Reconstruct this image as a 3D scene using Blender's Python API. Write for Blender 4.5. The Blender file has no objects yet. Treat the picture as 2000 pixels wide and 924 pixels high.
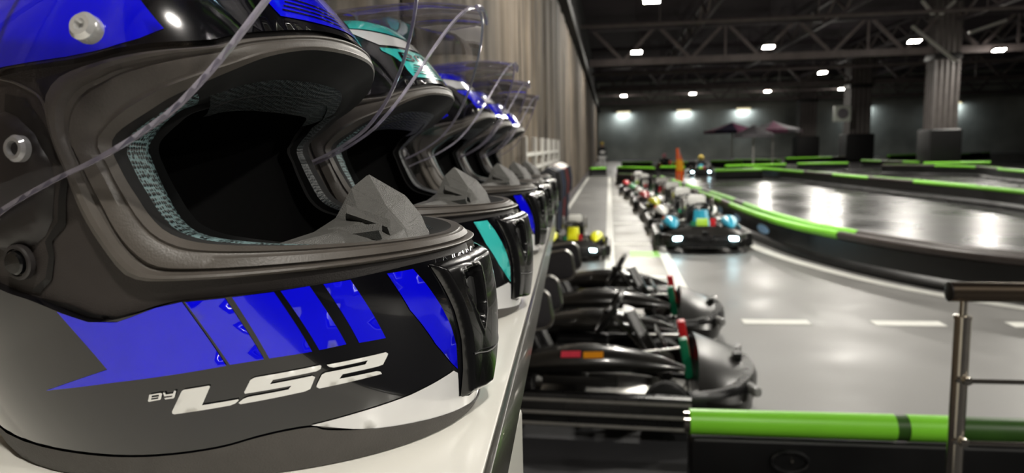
import bpy, bmesh, math, random
import numpy as np
from mathutils import Vector, Matrix, Euler
from mathutils.geometry import delaunay_2d_cdt
random.seed(7)
SC = bpy.context.scene
COL = SC.collection
PI = math.pi
R = math.radians

# ------------------------------------------------------------------ camera
F = 1387.0; CAMH = 1.6
cam = bpy.data.cameras.new('camera'); camo = bpy.data.objects.new('camera', cam); COL.objects.link(camo)
cam.sensor_width = 36.0; cam.lens = F / 2000.0 * 36.0; cam.clip_start = 0.02; cam.clip_end = 300
cx = Vector((0.99067, 0.13444, -0.02175)); 
cz = Vector((0.13628, -0.98287, 0.12443)).normalized()
cx = (cx - cx.dot(cz) * cz).normalized(); cy = cz.cross(cx)
camo.matrix_world = Matrix(((cx.x, cy.x, cz.x, 0), (cx.y, cy.y, cz.y, 0), (cx.z, cy.z, cz.z, CAMH), (0, 0, 0, 1)))
cam.dof.use_dof = True; cam.dof.focus_distance = 0.43; cam.dof.aperture_fstop = 10.5
SC.camera = camo
# ------------------------------------------------------------------ world, exposure
w = bpy.data.worlds.new('world'); SC.world = w; w.use_nodes = True
bg = w.node_tree.nodes['Background']; bg.inputs[0].default_value = (0.035, 0.033, 0.04, 1); bg.inputs[1].default_value = 0.35
SC.view_settings.view_transform = 'Standard'; SC.view_settings.look = 'None'
SC.view_settings.gamma = 1.0; SC.view_settings.use_curve_mapping = False
SC.view_settings.exposure = 0.8
LAMP_W = 72.0; FILL_W = 16.0

# ------------------------------------------------------------------ helpers
def lin(c): return tuple((x / 12.92 if x <= .04045 else ((x + .055) / 1.055) ** 2.4) for x in c)
def rgb(r, g, b): return lin((r / 255, g / 255, b / 255))
def material(name, col, rough=.5, metal=0., coat=0., emit=None, estr=0., var=.12, scale=30., bump=0., bscale=200., spec=.5, rvar=0.0):
    m = bpy.data.materials.new(name); m.use_nodes = True
    nt = m.node_tree; b = nt.nodes['Principled BSDF']
    b.inputs['Roughness'].default_value = rough; b.inputs['Metallic'].default_value = metal
    b.inputs['Specular IOR Level'].default_value = spec
    b.inputs['Coat Weight'].default_value = coat; b.inputs['Coat Roughness'].default_value = .03
    tc = nt.nodes.new('ShaderNodeTexCoord')
    n = nt.nodes.new('ShaderNodeTexNoise'); n.inputs['Scale'].default_value = scale; n.inputs['Detail'].default_value = 4
    nt.links.new(tc.outputs['Object'], n.inputs['Vector'])
    r = nt.nodes.new('ShaderNodeValToRGB'); r.color_ramp.elements[0].position = .3; r.color_ramp.elements[1].position = .7
    r.color_ramp.elements[0].color = (*[c * (1 - var) for c in col], 1); r.color_ramp.elements[1].color = (*[min(1, c * (1 + var)) for c in col], 1)
    nt.links.new(n.outputs['Fac'], r.inputs['Fac']); nt.links.new(r.outputs['Color'], b.inputs['Base Color'])
    if rvar:
        mr = nt.nodes.new('ShaderNodeMapRange'); mr.inputs[1].default_value = .3; mr.inputs[2].default_value = .7
        mr.inputs[3].default_value = max(.02, rough - rvar); mr.inputs[4].default_value = min(1, rough + rvar)
        nt.links.new(n.outputs['Fac'], mr.inputs[0]); nt.links.new(mr.outputs[0], b.inputs['Roughness'])
    if bump:
        n2 = nt.nodes.new('ShaderNodeTexNoise'); n2.inputs['Scale'].default_value = bscale; n2.inputs['Detail'].default_value = 3
        nt.links.new(tc.outputs['Object'], n2.inputs['Vector'])
        bp = nt.nodes.new('ShaderNodeBump'); bp.inputs['Strength'].default_value = bump; bp.inputs['Distance'].default_value = .002
        nt.links.new(n2.outputs['Fac'], bp.inputs['Height']); nt.links.new(bp.outputs['Normal'], b.inputs['Normal'])
    if emit:
        b.inputs['Emission Color'].default_value = (*emit, 1); b.inputs['Emission Strength'].default_value = estr
    return m
M = {}
def mat(k, *a, **kw): M[k] = material(k, *a, **kw); return M[k]

def mesh_obj(name, verts, faces, m=None, parent=None, smooth=False, loc=None, rot=None):
    me = bpy.data.meshes.new(name); me.from_pydata([tuple(v) for v in verts], [], [tuple(f) for f in faces]); me.update()
    return link_mesh(name, me, m, parent, smooth, loc, rot)
def link_mesh(name, me, m=None, parent=None, smooth=False, loc=None, rot=None):
    if m is not None and not me.materials: me.materials.append(M[m] if isinstance(m, str) else m)
    if smooth:
        me.polygons.foreach_set('use_smooth', [True] * len(me.polygons))
        if smooth != 'all' :
            try: me.set_sharp_from_angle(angle=R(40))
            except Exception: pass
    o = bpy.data.objects.new(name, me); COL.objects.link(o)
    if parent is not None: o.parent = parent
    if loc is not None: o.location = loc
    if rot is not None: o.rotation_euler = rot
    return o
def empty(name, loc=(0, 0, 0), rz=0.):
    o = bpy.data.objects.new(name, None); COL.objects.link(o); o.location = loc; o.rotation_euler = (0, 0, rz); o.empty_display_size = .1
    return o
def tag(o, label=None, cat=None, group=None, kind=None):
    if label: o['label'] = label
    if cat: o['category'] = cat
    if group: o['group'] = group
    if kind: o['kind'] = kind
    return o
class MB:
    """collects shapes into one mesh"""
    def __init__(s): s.v = []; s.f = []
    def add(s, v, f):
        n = len(s.v); s.v += [tuple(p) for p in v]; s.f += [tuple(i + n for i in q) for q in f]; return s
    def box(s, c, d, rz=0., M4=None):
        x, y, z = [k / 2 for k in d]; vs = []
        for sx in (-1, 1):
            for sy in (-1, 1):
                for sz in (-1, 1):
                    p = Vector((sx * x, sy * y, sz * z))
                    if M4 is not None: p = M4 @ p
                    elif rz: p = Matrix.Rotation(rz, 3, 'Z') @ p
                    vs.append(p + Vector(c))
        return s.add(vs, [(0, 1, 3, 2), (4, 6, 7, 5), (0, 4, 5, 1), (2, 3, 7, 6), (0, 2, 6, 4), (1, 5, 7, 3)])
    def tube(s, pts, r, n=10, closed=False, cap=True, prof=None):
        """sweep a circle (or a profile of (a,b) offsets) along points"""
        P = [Vector(p) for p in pts]; N = len(P); rs = r if hasattr(r, '__len__') else [r] * N
        rings = []; up = None
        for i in range(N):
            a = P[i - 1] if (i > 0 or closed) else P[i]; b = P[(i + 1) % N] if (i < N - 1 or closed) else P[i]
            t = (b - a).normalized()
            if up is None:
                up = Vector((0, 0, 1)) if abs(t.z) < .9 else Vector((1, 0, 0))
            u = (up - up.dot(t) * t)
            if u.length < 1e-5: u = Vector((1, 0, 0)) - Vector((1, 0, 0)).dot(t) * t
            u.normalize(); v = t.cross(u); up = u
            if prof: rings.append([P[i] + v * a_ * rs[i] + u * b_ * rs[i] for a_, b_ in prof])
            else: rings.append([P[i] + (v * math.cos(2 * PI * k / n) + u * math.sin(2 * PI * k / n)) * rs[i] for k in range(n)])
        m = len(rings[0]); vs = [p for g in rings for p in g]; fs = []
        for i in range(N if closed else N - 1):
            j = (i + 1) % N
            for k in range(m): fs.append((i * m + k, i * m + (k + 1) % m, j * m + (k + 1) % m, j * m + k))
        if cap and not closed: fs += [tuple(range(m))[::-1], tuple((N - 1) * m + k for k in range(m))]
        return s.add(vs, fs)
    def lathe(s, prof, c=(0, 0, 0), n=20, axis='z', cap=True):
        """prof: (r, h) list"""
        vs = []; 
        for r_, h in prof:
            for k in range(n):
                a = 2 * PI * k / n; p = (r_ * math.cos(a), r_ * math.sin(a), h)
                if axis == 'y': p = (p[0], p[2], p[1])
                if axis == 'x': p = (p[2], p[0], p[1])
                vs.append((p[0] + c[0], p[1] + c[1], p[2] + c[2]))
        fs = []
        for i in range(len(prof) - 1):
            for k in range(n): fs.append((i * n + k, i * n + (k + 1) % n, (i + 1) * n + (k + 1) % n, (i + 1) * n + k))
        if cap: fs += [tuple(range(n))[::-1], tuple((len(prof) - 1) * n + k for k in range(n))]
        return s.add(vs, fs)
    def loft(s, secs, closed=True, cap=True):
        m = len(secs[0]); vs = [p for g in secs for p in g]; fs = []
        for i in range(len(secs) - 1):
            for k in range(m if closed else m - 1): fs.append((i * m + k, i * m + (k + 1) % m, (i + 1) * m + (k + 1) % m, (i + 1) * m + k))
        if cap and closed: fs += [tuple(range(m))[::-1], tuple((len(secs) - 1) * m + k for k in range(m))]
        return s.add(vs, fs)
    def build(s, name, m, parent=None, smooth=False, loc=None, rot=None, bevel=0., bseg=2):
        o = mesh_obj(name, s.v, s.f, m, parent, smooth, loc, rot)
        bm = bmesh.new(); bm.from_mesh(o.data)
        if bevel:
            bm.normal_update()
            es = [e for e in bm.edges if len(e.link_faces) == 2 and e.calc_face_angle(0) > R(35)]
            bmesh.ops.bevel(bm, geom=es, offset=bevel, segments=bseg, affect='EDGES', profile=.6, clamp_overlap=True)
        bmesh.ops.recalc_face_normals(bm, faces=bm.faces[:])
        bm.to_mesh(o.data); bm.free()
        if bevel or smooth:
            o.data.polygons.foreach_set('use_smooth', [True] * len(o.data.polygons))
            o.data.set_sharp_from_angle(angle=R(35))
        return o
KIDS = {}
def children(o): return [c for c in bpy.data.objects if c.parent == o]
def dup(root, swap=None, parent=None):
    """copy of a thing, its parts and sub-parts, sharing mesh data; swap: {material name: other material}"""
    kids = {}
    for ob in bpy.data.objects:
        if ob.parent is not None: kids.setdefault(ob.parent, []).append(ob)
    def rec(o, par):
        c = o.copy(); COL.objects.link(c); c.parent = par
        if swap and c.type == 'MESH':
            for sl in c.material_slots:
                mn = sl.material.name if sl.material else ''
                if mn in swap: sl.link = 'OBJECT'; sl.material = M[swap[mn]]
        for k in kids.get(o, []): rec(k, c)
        return c
    return rec(root, parent)
def smooth_curve(pts, n=8, closed=False):
    P = [np.array(p, float) for p in pts]; N = len(P); out = []
    for i in range(N if closed else N - 1):
        p1 = P[i]; p2 = P[(i + 1) % N]
        p0 = P[i - 1] if (i > 0 or closed) else 2 * p1 - p2
        p3 = P[(i + 2) % N] if (i < N - 2 or closed) else 2 * p2 - p1
        for k in range(n):
            f = k / n
            out.append(p1 + .5 * f * (p2 - p0 + f * (2 * p0 - 5 * p1 + 4 * p2 - p3 + f * (3 * (p1 - p2) + p3 - p0))))
    if not closed: out.append(P[-1])
    return out

# ------------------------------------------------------------------ materials
mat('concrete', rgb(116, 115, 113), .42, var=.12, scale=.9, bump=.15, bscale=60, rvar=.1)
mat('lane_grey', rgb(108, 107, 105), .5, var=.14, scale=.8, bump=.15, bscale=60, rvar=.08)
mat('lane_beige', rgb(100, 96, 84), .4, var=.10, scale=1.2, rvar=.1)
mat('track', rgb(50, 49, 49), .27, var=.25, scale=.35, bump=.10, bscale=25, rvar=.10)
mat('dark_floor', rgb(38, 38, 41), .8, var=.2, scale=3, bump=.3, bscale=150)
mat('line_white', rgb(226, 226, 220), .5, var=.06, scale=4)
mat('line_green', rgb(150, 205, 110), .5, var=.06, scale=4)
mat('black_wall', rgb(26, 25, 28), .8, var=.2, scale=1)
mat('far_wall', rgb(176, 180, 172), .7, var=.5, scale=.22)
mat('ceil', rgb(62, 52, 60), .9, var=.3, scale=.3)
mat('steel_grey', rgb(112, 103, 102), .6, var=.2, scale=2)
mat('steel_dark', rgb(70, 64, 68), .6, var=.2, scale=2)
mat('column_clad', rgb(92, 86, 84), .6, var=.15, scale=2)
mat('pad_black', rgb(14, 13, 15), .5, var=.2, scale=4, bump=.3, bscale=12)
mat('lamp_body', rgb(60, 58, 56), .5, metal=.6)
mat('lamp_lens', (1, .96, .88), .3, emit=(1, .95, .84), estr=55., var=0)
mat('lamp_warm', (.9, .8, .5), .4, emit=(1, .85, .5), estr=.45, var=0)
mat('plastic_black', rgb(20, 20, 21), .32, var=.2, scale=8, rvar=.1)
mat('gloss_black', rgb(9, 9, 10), .22, coat=.3, var=.2, scale=8)
mat('barrier_black', rgb(8, 8, 9), .4, var=.3, scale=2, rvar=.1)
mat('pipe_green', rgb(136, 224, 54), .38, var=.06, scale=3)
mat('pipe_dark', rgb(66, 58, 55), .4, var=.15, scale=3)
mat('pipe_deep_green', rgb(48, 84, 26), .4, var=.2, scale=6)
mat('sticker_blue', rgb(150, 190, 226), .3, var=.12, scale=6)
mat('chrome', rgb(205, 198, 186), .16, metal=1., var=.04)
mat('bronze_rail', rgb(150, 134, 116), .22, metal=1., var=.06, scale=8)
mat('shelf_white', rgb(232, 230, 222), .22, var=.015, scale=4, coat=.2)
mat('shelf_edge', rgb(66, 64, 58), .3, var=.08, coat=.3)
# helmet
mat('paint_black', rgb(8, 8, 12), .12, coat=1., var=.05)
mat('paint_blue', rgb(4, 4, 240), .16, coat=1., var=.03, scale=60)
mat('paint_teal', rgb(64, 206, 200), .16, coat=1., var=.03, scale=60)
mat('paint_white', rgb(232, 232, 232), .15, coat=1., var=.02, scale=60)
mat('rubber', rgb(74, 71, 68), .62, var=.1, scale=60, bump=.2, bscale=900)
mat('recess', rgb(48, 43, 41), .55, var=.1, scale=50, bump=.15, bscale=1200)
mat('gasket', rgb(82, 77, 72), .42, var=.1, scale=60, bump=.1, bscale=900)
mat('plate_dark', rgb(40, 37, 37), .4, var=.15, scale=60)
mat('slot_black', rgb(4, 4, 5), .5, var=.1)
mat('liner', rgb(9, 9, 10), .95, var=.3, scale=200)
mat('guard_grey', rgb(84, 83, 80), .5, var=.1, scale=300, bump=.5, bscale=1500)
mat('logo_white', rgb(238, 238, 234), .3, var=.02)
mat('pin_clear', rgb(225, 225, 225), .12, metal=.55, var=.03)
def mesh_fabric(name, thread):
    m = material(name, thread, .55, var=.1, scale=300); nt = m.node_tree; b = nt.nodes['Principled BSDF']
    tc = nt.nodes['Texture Coordinate']; v = nt.nodes.new('ShaderNodeTexVoronoi'); v.inputs['Scale'].default_value = 460
    v.inputs['Randomness'].default_value = .3
    nt.links.new(tc.outputs['Object'], v.inputs['Vector'])
    r = nt.nodes.new('ShaderNodeValToRGB'); e = r.color_ramp.elements
    e[0].position = .40; e[0].color = (.002, .003, .004, 1); e[1].position = .56; e[1].color = (*thread, 1)
    nt.links.new(v.outputs['Distance'], r.inputs['Fac']); nt.links.new(r.outputs['Color'], b.inputs['Base Color'])
    bp = nt.nodes.new('ShaderNodeBump'); bp.inputs['Strength'].default_value = .8; bp.inputs['Distance'].default_value = .0012
    nt.links.new(v.outputs['Distance'], bp.inputs['Height']); nt.links.new(bp.outputs['Normal'], b.inputs['Normal'])
    M[name] = m
mesh_fabric('mesh_fabric', rgb(112, 138, 140)); mesh_fabric('mesh_shaded', rgb(38, 46, 48))  # one pad mesh in two tones, the darker with shade put into its colour
def clear_plastic(name, tint, refl, rough):
    m = bpy.data.materials.new(name); m.use_nodes = True; nt = m.node_tree; nt.nodes.clear()
    o = nt.nodes.new('ShaderNodeOutputMaterial'); mx = nt.nodes.new('ShaderNodeMixShader')
    t = nt.nodes.new('ShaderNodeBsdfTransparent'); t.inputs[0].default_value = (*tint, 1)
    g = nt.nodes.new('ShaderNodeBsdfGlossy'); g.inputs['Roughness'].default_value = rough; g.inputs[0].default_value = (.95, .93, 1, 1)
    fr = nt.nodes.new('ShaderNodeFresnel'); fr.inputs[0].default_value = 1.45
    mm = nt.nodes.new('ShaderNodeMath'); mm.operation = 'MULTIPLY'; mm.inputs[1].default_value = refl; mm.use_clamp = True
    nz_ = nt.nodes.new('ShaderNodeTexNoise'); nz_.inputs['Scale'].default_value = 40
    bp = nt.nodes.new('ShaderNodeBump'); bp.inputs['Strength'].default_value = .02; nt.links.new(nz_.outputs['Fac'], bp.inputs['Height'])
    nt.links.new(bp.outputs[0], g.inputs['Normal'])
    nt.links.new(fr.outputs[0], mm.inputs[0]); nt.links.new(mm.outputs[0], mx.inputs[0])
    nt.links.new(t.outputs[0], mx.inputs[1]); nt.links.new(g.outputs[0], mx.inputs[2]); nt.links.new(mx.outputs[0], o.inputs[0])
    M[name] = m
clear_plastic('visor_clear', (.975, .975, .985), .7, .03)
def rim_plastic():
    m = material('visor_rim', rgb(205, 200, 215), .1, var=.05); b = m.node_tree.nodes['Principled BSDF']
    b.inputs['Transmission Weight'].default_value = .6; b.inputs['IOR'].default_value = 1.45
    M['visor_rim'] = m
rim_plastic()
# karts
mat('kart_black', rgb(18, 18, 19), .3, var=.2, scale=6, rvar=.08)
mat('kart_gloss', rgb(24, 23, 21), .3, spec=.28, coat=.0, var=.15, scale=6)
mat('pod_gloss', rgb(34, 33, 31), .24, coat=.4, var=.15, scale=6)
mat('highlight_grey', rgb(112, 110, 106), .3, var=.1)  # pale tone painting the highlights along the black bumper ribs
mat('kart_frame', rgb(50, 50, 52), .35, metal=.7, var=.15)
mat('kart_metal', rgb(185, 184, 180), .28, metal=1., var=.1)
mat('tyre', rgb(15, 15, 15), .8, var=.2, scale=20, bump=.3, bscale=80)
mat('seat_grey', rgb(52, 50, 54), .7, var=.15, scale=20)
mat('wing_grey', rgb(50, 48, 52), .7, var=.15, scale=20)
mat('accent_a', rgb(38, 150, 180), .3, var=.1)
mat('accent_teal', rgb(38, 150, 180), .3, var=.1)
mat('accent_yellow', rgb(222, 222, 20), .35, var=.08)
mat('accent_red', rgb(200, 36, 48), .35, var=.1)
mat('accent_white', rgb(222, 222, 218), .35, var=.06)
mat('accent_lime', rgb(160, 205, 50), .4, var=.08)
mat('accent_black', rgb(24, 23, 22), .3, var=.1)
mat('accent_green', rgb(60, 140, 90), .35, var=.1)
mat('pedal_red', rgb(215, 22, 36), .4, var=.05)
mat('pedal_green', rgb(12, 122, 84), .4, var=.05)
mat('label_orange', rgb(235, 150, 20), .4, var=.05)
mat('label_red', rgb(222, 60, 80), .4, var=.12, scale=80)
mat('head_lamp', (.75, .95, 1), .3, emit=(.55, .9, 1.), estr=16., var=0)
mat('head_lamp_off', rgb(150, 150, 150), .2, var=.05)
mat('skin', rgb(196, 150, 122), .6, var=.06)
mat('cloth_dark', rgb(34, 34, 38), .85, var=.2, scale=20)
mat('cloth_navy', rgb(34, 44, 66), .85, var=.2, scale=20)
mat('cloth_red', rgb(96, 26, 30), .8, var=.2, scale=20)
mat('cloth_light', rgb(244, 244, 244), .8, var=.06, scale=20)
mat('cap_yellow', rgb(222, 196, 90), .5, var=.06)
mat('helmet_pink', rgb(226, 150, 160), .25, coat=.5, var=.05)
mat('flag_orange', rgb(245, 96, 12), .7, var=.2, scale=6, emit=None)
mat('flag_yellow', rgb(245, 170, 20), .7, var=.1, scale=6)
mat('canvas_grey', rgb(118, 115, 120), .8, var=.1, scale=3)
mat('canvas_purple', rgb(42, 36, 62), .8, var=.2, scale=2)
mat('canvas_pink', rgb(130, 76, 104), .8, var=.1, scale=2)
mat('white_steel', rgb(205, 203, 198), .45, var=.06)
mat('speaker_white', rgb(214, 220, 210), .5, var=.05)
def wall_streaks():
    m = material('drape', rgb(150, 138, 122), .85, var=.1, scale=3); nt = m.node_tree; b = nt.nodes['Principled BSDF']
    tc = nt.nodes['Texture Coordinate']; mp = nt.nodes.new('ShaderNodeMapping'); mp.inputs['Scale'].default_value = (1.6, 1.6, .16)
    nt.links.new(tc.outputs['Object'], mp.inputs[0])
    n = nt.nodes.new('ShaderNodeTexNoise'); n.inputs['Scale'].default_value = 2.2; n.inputs['Detail'].default_value = 7; n.inputs['Roughness'].default_value = .62
    nt.links.new(mp.outputs[0], n.inputs['Vector'])
    r = nt.nodes.new('ShaderNodeValToRGB'); e = r.color_ramp.elements
    e[0].position = .36; e[0].color = (*rgb(48, 41, 34), 1); e[1].position = .72; e[1].color = (*rgb(132, 119, 103), 1)
    nt.links.new(n.outputs['Fac'], r.inputs['Fac']); nt.links.new(r.outputs['Color'], b.inputs['Base Color'])
    M['drape'] = m
wall_streaks()

# ------------------------------------------------------------------ the hall
Y0, Y1 = -9.0, 82.0; XL, XR = -1.32, 46.0; ZC = 8.6
def struct(o): o['kind'] = 'structure'; return o
floor = struct(MB().box(((XL + XR) / 2, (Y0 + Y1) / 2, -.1), (XR - XL, Y1 - Y0, .2)).build('floor', 'concrete'))
struct(MB().box(((XL + XR) / 2, (Y0 + Y1) / 2, ZC + .1), (XR - XL, Y1 - Y0, .2)).build('ceiling', 'ceil'))
struct(MB().box(((XL + XR) / 2, Y1 + .15, ZC / 2), (XR - XL + .6, .3, ZC)).build('wall_far', 'far_wall'))
struct(MB().box(((XL + XR) / 2, Y0 - .15, ZC / 2), (XR - XL + .6, .3, ZC)).build('wall_back', 'black_wall'))
struct(MB().box((XR + .15, (Y0 + Y1) / 2, ZC / 2), (.3, Y1 - Y0, ZC)).build('wall_right', 'black_wall'))
wl = struct(MB().box((XL - .1, (Y0 + Y1) / 2, ZC / 2), (.2, Y1 - Y0, ZC)).build('wall_left', 'black_wall'))
# hanging fabric panels on the left wall, each with folds
yy = -4.0; pi_ = 0
while yy < Y1 - 2:
    wd = random.choice([1.5, 1.7, 1.9, 2.3]) if yy < 30 else 3.2
    nx, nz_ = 24, 5; ph = random.random() * 6; amp = random.uniform(.012, .03); vs = []; fs = []
    for j in range(nz_):
        for i in range(nx):
            u = i / (nx - 1); z = .12 + (5.15 + .05 * random.random() - .12) * j / (nz_ - 1)
            edge = min(u, 1 - u) * wd
            d = amp * math.sin(u * wd * 9 + ph + j * .25) + amp * .6 * math.sin(u * wd * 17 + 2 * ph - j * .3)
            d += .012 - .06 * math.exp(-(edge / .09) ** 2)
            vs.append((XL + .065 + d, yy + .045 + u * (wd - .09), z))
    for j in range(nz_ - 1):
        for i in range(nx - 1): fs.append((j * nx + i, j * nx + i + 1, (j + 1) * nx + i + 1, (j + 1) * nx + i))
    o = mesh_obj('fabric_panel', vs, fs, 'drape', wl, True)
    yy += wd; pi_ += 1
struct(MB().box((XL + .16, (Y0 + Y1) / 2, 5.32), (.30, Y1 - Y0, .26)).build('trim_1', 'black_wall'))
struct(MB().box((XL + .10, (Y0 + Y1) / 2, .07), (.16, Y1 - Y0, .14)).build('baseboard_left', 'steel_dark'))

# floor zones and painted markings, thin slabs laid on the floor
def slab(name, pts, z0, z1, m, parent=floor):
    n = len(pts); vs = [(x, y, z0) for x, y in pts] + [(x, y, z1) for x, y in pts]
    fs = [tuple(range(n))[::-1], tuple(range(n, 2 * n))] + [(i, (i + 1) % n, n + (i + 1) % n, n + i) for i in range(n)]
    return mesh_obj(name, vs, fs, m, parent)
slab('lane_surface', [(-1.16, 4.6), (-.05, 4.6), (-.05, 37), (-1.16, 37)], -.01, .003, 'lane_grey')
slab('pit_strip', [(.05, 4.6), (.74, 4.6), (.74, 36), (.05, 36)], -.01, .003, 'lane_beige')
slab('lane_line', [(-.065, 4.6), (.065, 4.6), (.065, 36), (-.065, 36)], -.01, .004, 'line_white')
slab('lane_line', [(.72, 4.6), (.86, 4.6), (.86, 33), (.72, 33)], -.01, .004, 'line_white')
slab('lane_line', [(-1.10, 16), (-1.02, 16), (-1.02, 36), (-1.10, 36)], -.01, .005, 'line_white')
for y in (8.55, 11.5, 14.6, 18.0, 22.0): slab('box_line', [(.05, y), (.74, y), (.74, y + .16), (.05, y + .16)], -.01, .005, 'line_white')
slab('box_marking', [(.3, 10.2), (.72, 10.2), (.72, 10.75), (.3, 10.75)], -.01, .005, 'line_green')
for k in range(6): slab('dash_line', [(1.18 + 1.107 * k, 6.37), (1.75 + 1.107 * k, 6.37), (1.75 + 1.107 * k, 6.54), (1.18 + 1.107 * k, 6.54)], -.01, .004, 'line_white')
slab('dark_floor_area', [(-1.16, -8.9), (9, -8.9), (9, 2.9), (.48, 2.9), (.48, 4.58), (-1.16, 4.58)], -.01, .004, 'dark_floor')  # dark floor; the unseen part behind the camera is added to darken helmet reflections
B1 = [(1.76, 26.6), (2.10, 21), (2.40, 16.7), (2.52, 12.8), (2.72, 10.7), (3.05, 9.4), (3.42, 8.45), (3.85, 7.75), (4.5, 7.1), (5.6, 6.5), (7.4, 6.0), (9.5, 5.8)]
b1s = [tuple(p) for p in smooth_curve(B1, 6)]
def off_path(P, d):
    out = []
    for i in range(len(P)):
        a = Vector((*P[max(i - 1, 0)], 0)); b = Vector((*P[min(i + 1, len(P) - 1)], 0)); t = (b - a).normalized()
        out.append((P[i][0] - t.y * d, P[i][1] + t.x * d))
    return out
slab('track_surface', b1s + [(44, 5.8), (44, 70), (1.0, 70), (1.3, 34)], -.01, .0025, 'track')
def strip(name, P, wd, z, m, parent=floor):
    L = off_path(P, wd / 2); Rr = off_path(P, -wd / 2); vs = [(x, y, z) for x, y in L] + [(x, y, z) for x, y in Rr]; n = len(P)
    return mesh_obj(name, vs, [(i, i + 1, n + i + 1, n + i) for i in range(n - 1)], m, parent)
strip('edge_line', off_path([p for p in b1s if p[1] < 11.8], -.44), .17, .005, 'line_white')

# ------------------------------------------------------------------ steel roof
def beam(mb, a, b, wy, wz):
    a = Vector(a); b = Vector(b); d = b - a; L = d.length; x = d.normalized()
    y = Vector((0, 1, 0)) if abs(x.y) < .9 else Vector((1, 0, 0)); z = x.cross(y).normalized(); y = z.cross(x)
    mb.box((a + b) / 2, (L, wy, wz), M4=Matrix(((x.x, y.x, z.x), (x.y, y.y, z.y), (x.z, y.z, z.z))))
names_y = {20.: 'nearest', 39.: 'second', 58.: 'third', 76.5: 'farthest'}
for ty, wrd in names_y.items():
    t = empty('roof_truss', (0, ty, 5.95)); tag(t, '%s grey steel roof truss spanning the hall over the track' % wrd, 'truss', 'steel roof trusses')
    m = MB(); beam(m, (XL + .3, 0, 0), (XR - .3, 0, 0), .34, .34); m.build('bottom_chord', 'steel_grey', t)
    m = MB(); beam(m, (XL + .3, 0, 1.75), (XR - .3, 0, 1.75), .26, .24); m.build('top_chord', 'steel_dark', t)
    x = -1.0; k = 0
    while x < XR - 5:
        m = MB(); beam(m, (x + .2, 0, 1.65), (x + 1.65, 0, .15), .12, .16); m.build('diagonal', 'steel_grey', t)
        m = MB(); beam(m, (x + 1.85, 0, .15), (x + 3.3, 0, 1.65), .12, .16); m.build('diagonal', 'steel_grey', t)
        if k % 2: m = MB(); beam(m, (x + 3.5, 0, .15), (x + 3.5, 0, 1.65), .10, .10); m.build('post', 'steel_grey', t)
        x += 3.5; k += 1
for j, gx in enumerate((4.5, 10.6, 17.0, 23.5, 30.0)):
    t = empty('roof_girder', (gx, 0, 7.35)); tag(t, 'lengthwise dark roof girder, number %s from the fabric wall' % ['one', 'two', 'three', 'four', 'five'][j], 'girder', 'lengthwise girders')
    m = MB(); beam(m, (0, 2, 0), (0, Y1 - .5, 0), .14, .16); m.build('bottom_chord', 'steel_dark', t)
    m = MB(); beam(m, (0, 2, .95), (0, Y1 - .5, .95), .14, .14); m.build('top_chord', 'steel_dark', t)
    y = 14.
    while y < 56:
        m = MB(); beam(m, (0, y, .9), (0, y + 1.6, .06), .08, .08); beam(m, (0, y + 1.6, .06), (0, y + 3.2, .9), .08, .08); m.build('brace', 'steel_grey', t); y += 3.2
for j, (py, pz) in enumerate(((29.5, 6.35), (47., 6.15), (52.5, 6.6), (67., 6.1))):
    m = MB().tube([(XL + .2, py, pz), (XR - 1, py, pz)], .075, 8)
    for x in range(2, 44, 6): m.tube([(x, py, pz), (x, py, ZC - .003)], .02, 5)
    o = m.build('service_pipe', 'steel_grey', smooth=True); tag(o, 'thin grey service pipe under the roof, %s from the front' % ['first', 'second', 'third', 'fourth'][j], 'pipe', 'service pipes')

for k, (a, b) in enumerate((((12.74, 33, 6.34), (14.53, 33, 4.83)), ((13.89, 33, 6.81), (14.40, 33, 7.31)), ((13.09, 33, 7.37), (13.52, 33, 6.83)), ((15.07, 33, 5.98), (16.43, 33, 6.42)))):
    a = Vector(a); b = Vector(b); t = empty('hanging_strut', a); tag(t, '%s pale strut hanging under the roof near the large column' % ['long slanting', 'short rising', 'short falling', 'gently rising'][k], 'strut', 'pale struts under the roof')
    m = MB(); beam(m, (0, 0, 0), b - a, .09, .11); m.build('bar', 'white_steel', t)
    hi = Vector((0, 0, 0)) if a.z > b.z else b - a
    MB().lathe([(.09, -.05), (.1, 0), (.09, .05)], c=(b - a) if a.z > b.z else (0, 0, 0), n=12).build('joint', 'white_steel', t, True)
    MB().tube([hi, (hi.x, 0, ZC - a.z - .003)], .015, 6).build('hanger_rod', 'steel_dark', t, True)

# columns
for (x, y, wd, word) in ((16.6, 39., 1.15, 'large ribbed grey column nearest the camera with black padded base'), (18.75, 58., 1.5, 'middle grey column carrying the pale speaker box'), (19.86, 76.5, 1.6, 'farthest grey column with black padded base')):
    t = empty('column', (x, y, 0)); tag(t, word, 'column', 'hall columns')
    n = 9; secs = []
    pts = []
    for side in range(4):
        for k in range(n):
            u = -.5 + k / n; r_ = .5 - (.03 if k % 2 else 0)
            pts.append([(u, -r_), (r_, u), (-u, r_), (-r_, -u)][side])
    MB().loft([[(px * wd, py * wd, z) for px, py in pts] for z in (0, ZC - .1)]).build('shaft', 'column_clad', t)
    MB().box((0, 0, 1.05), (wd * 1.34, wd * 1.34, 2.0)).build('base_padding', 'pad_black', t, bevel=.12, bseg=3)
    MB().box((0, 0, 5.62), (wd * 1.1, wd * 1.06, .3)).build('capital', 'pad_black', t, bevel=.04)
sp = empty('speaker_box', (17.1, 56.2, 3.55)); tag(sp, 'pale square loudspeaker box mounted on the middle column', 'speaker')
MB().box((0, 0, 0), (1.15, .5, 1.15)).build('cabinet', 'speaker_white', sp, bevel=.05)
MB().lathe([(.40, -.27), (.40, -.25), (.2, -.25)], axis='y').build('cone', 'canvas_grey', sp, True)
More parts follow.
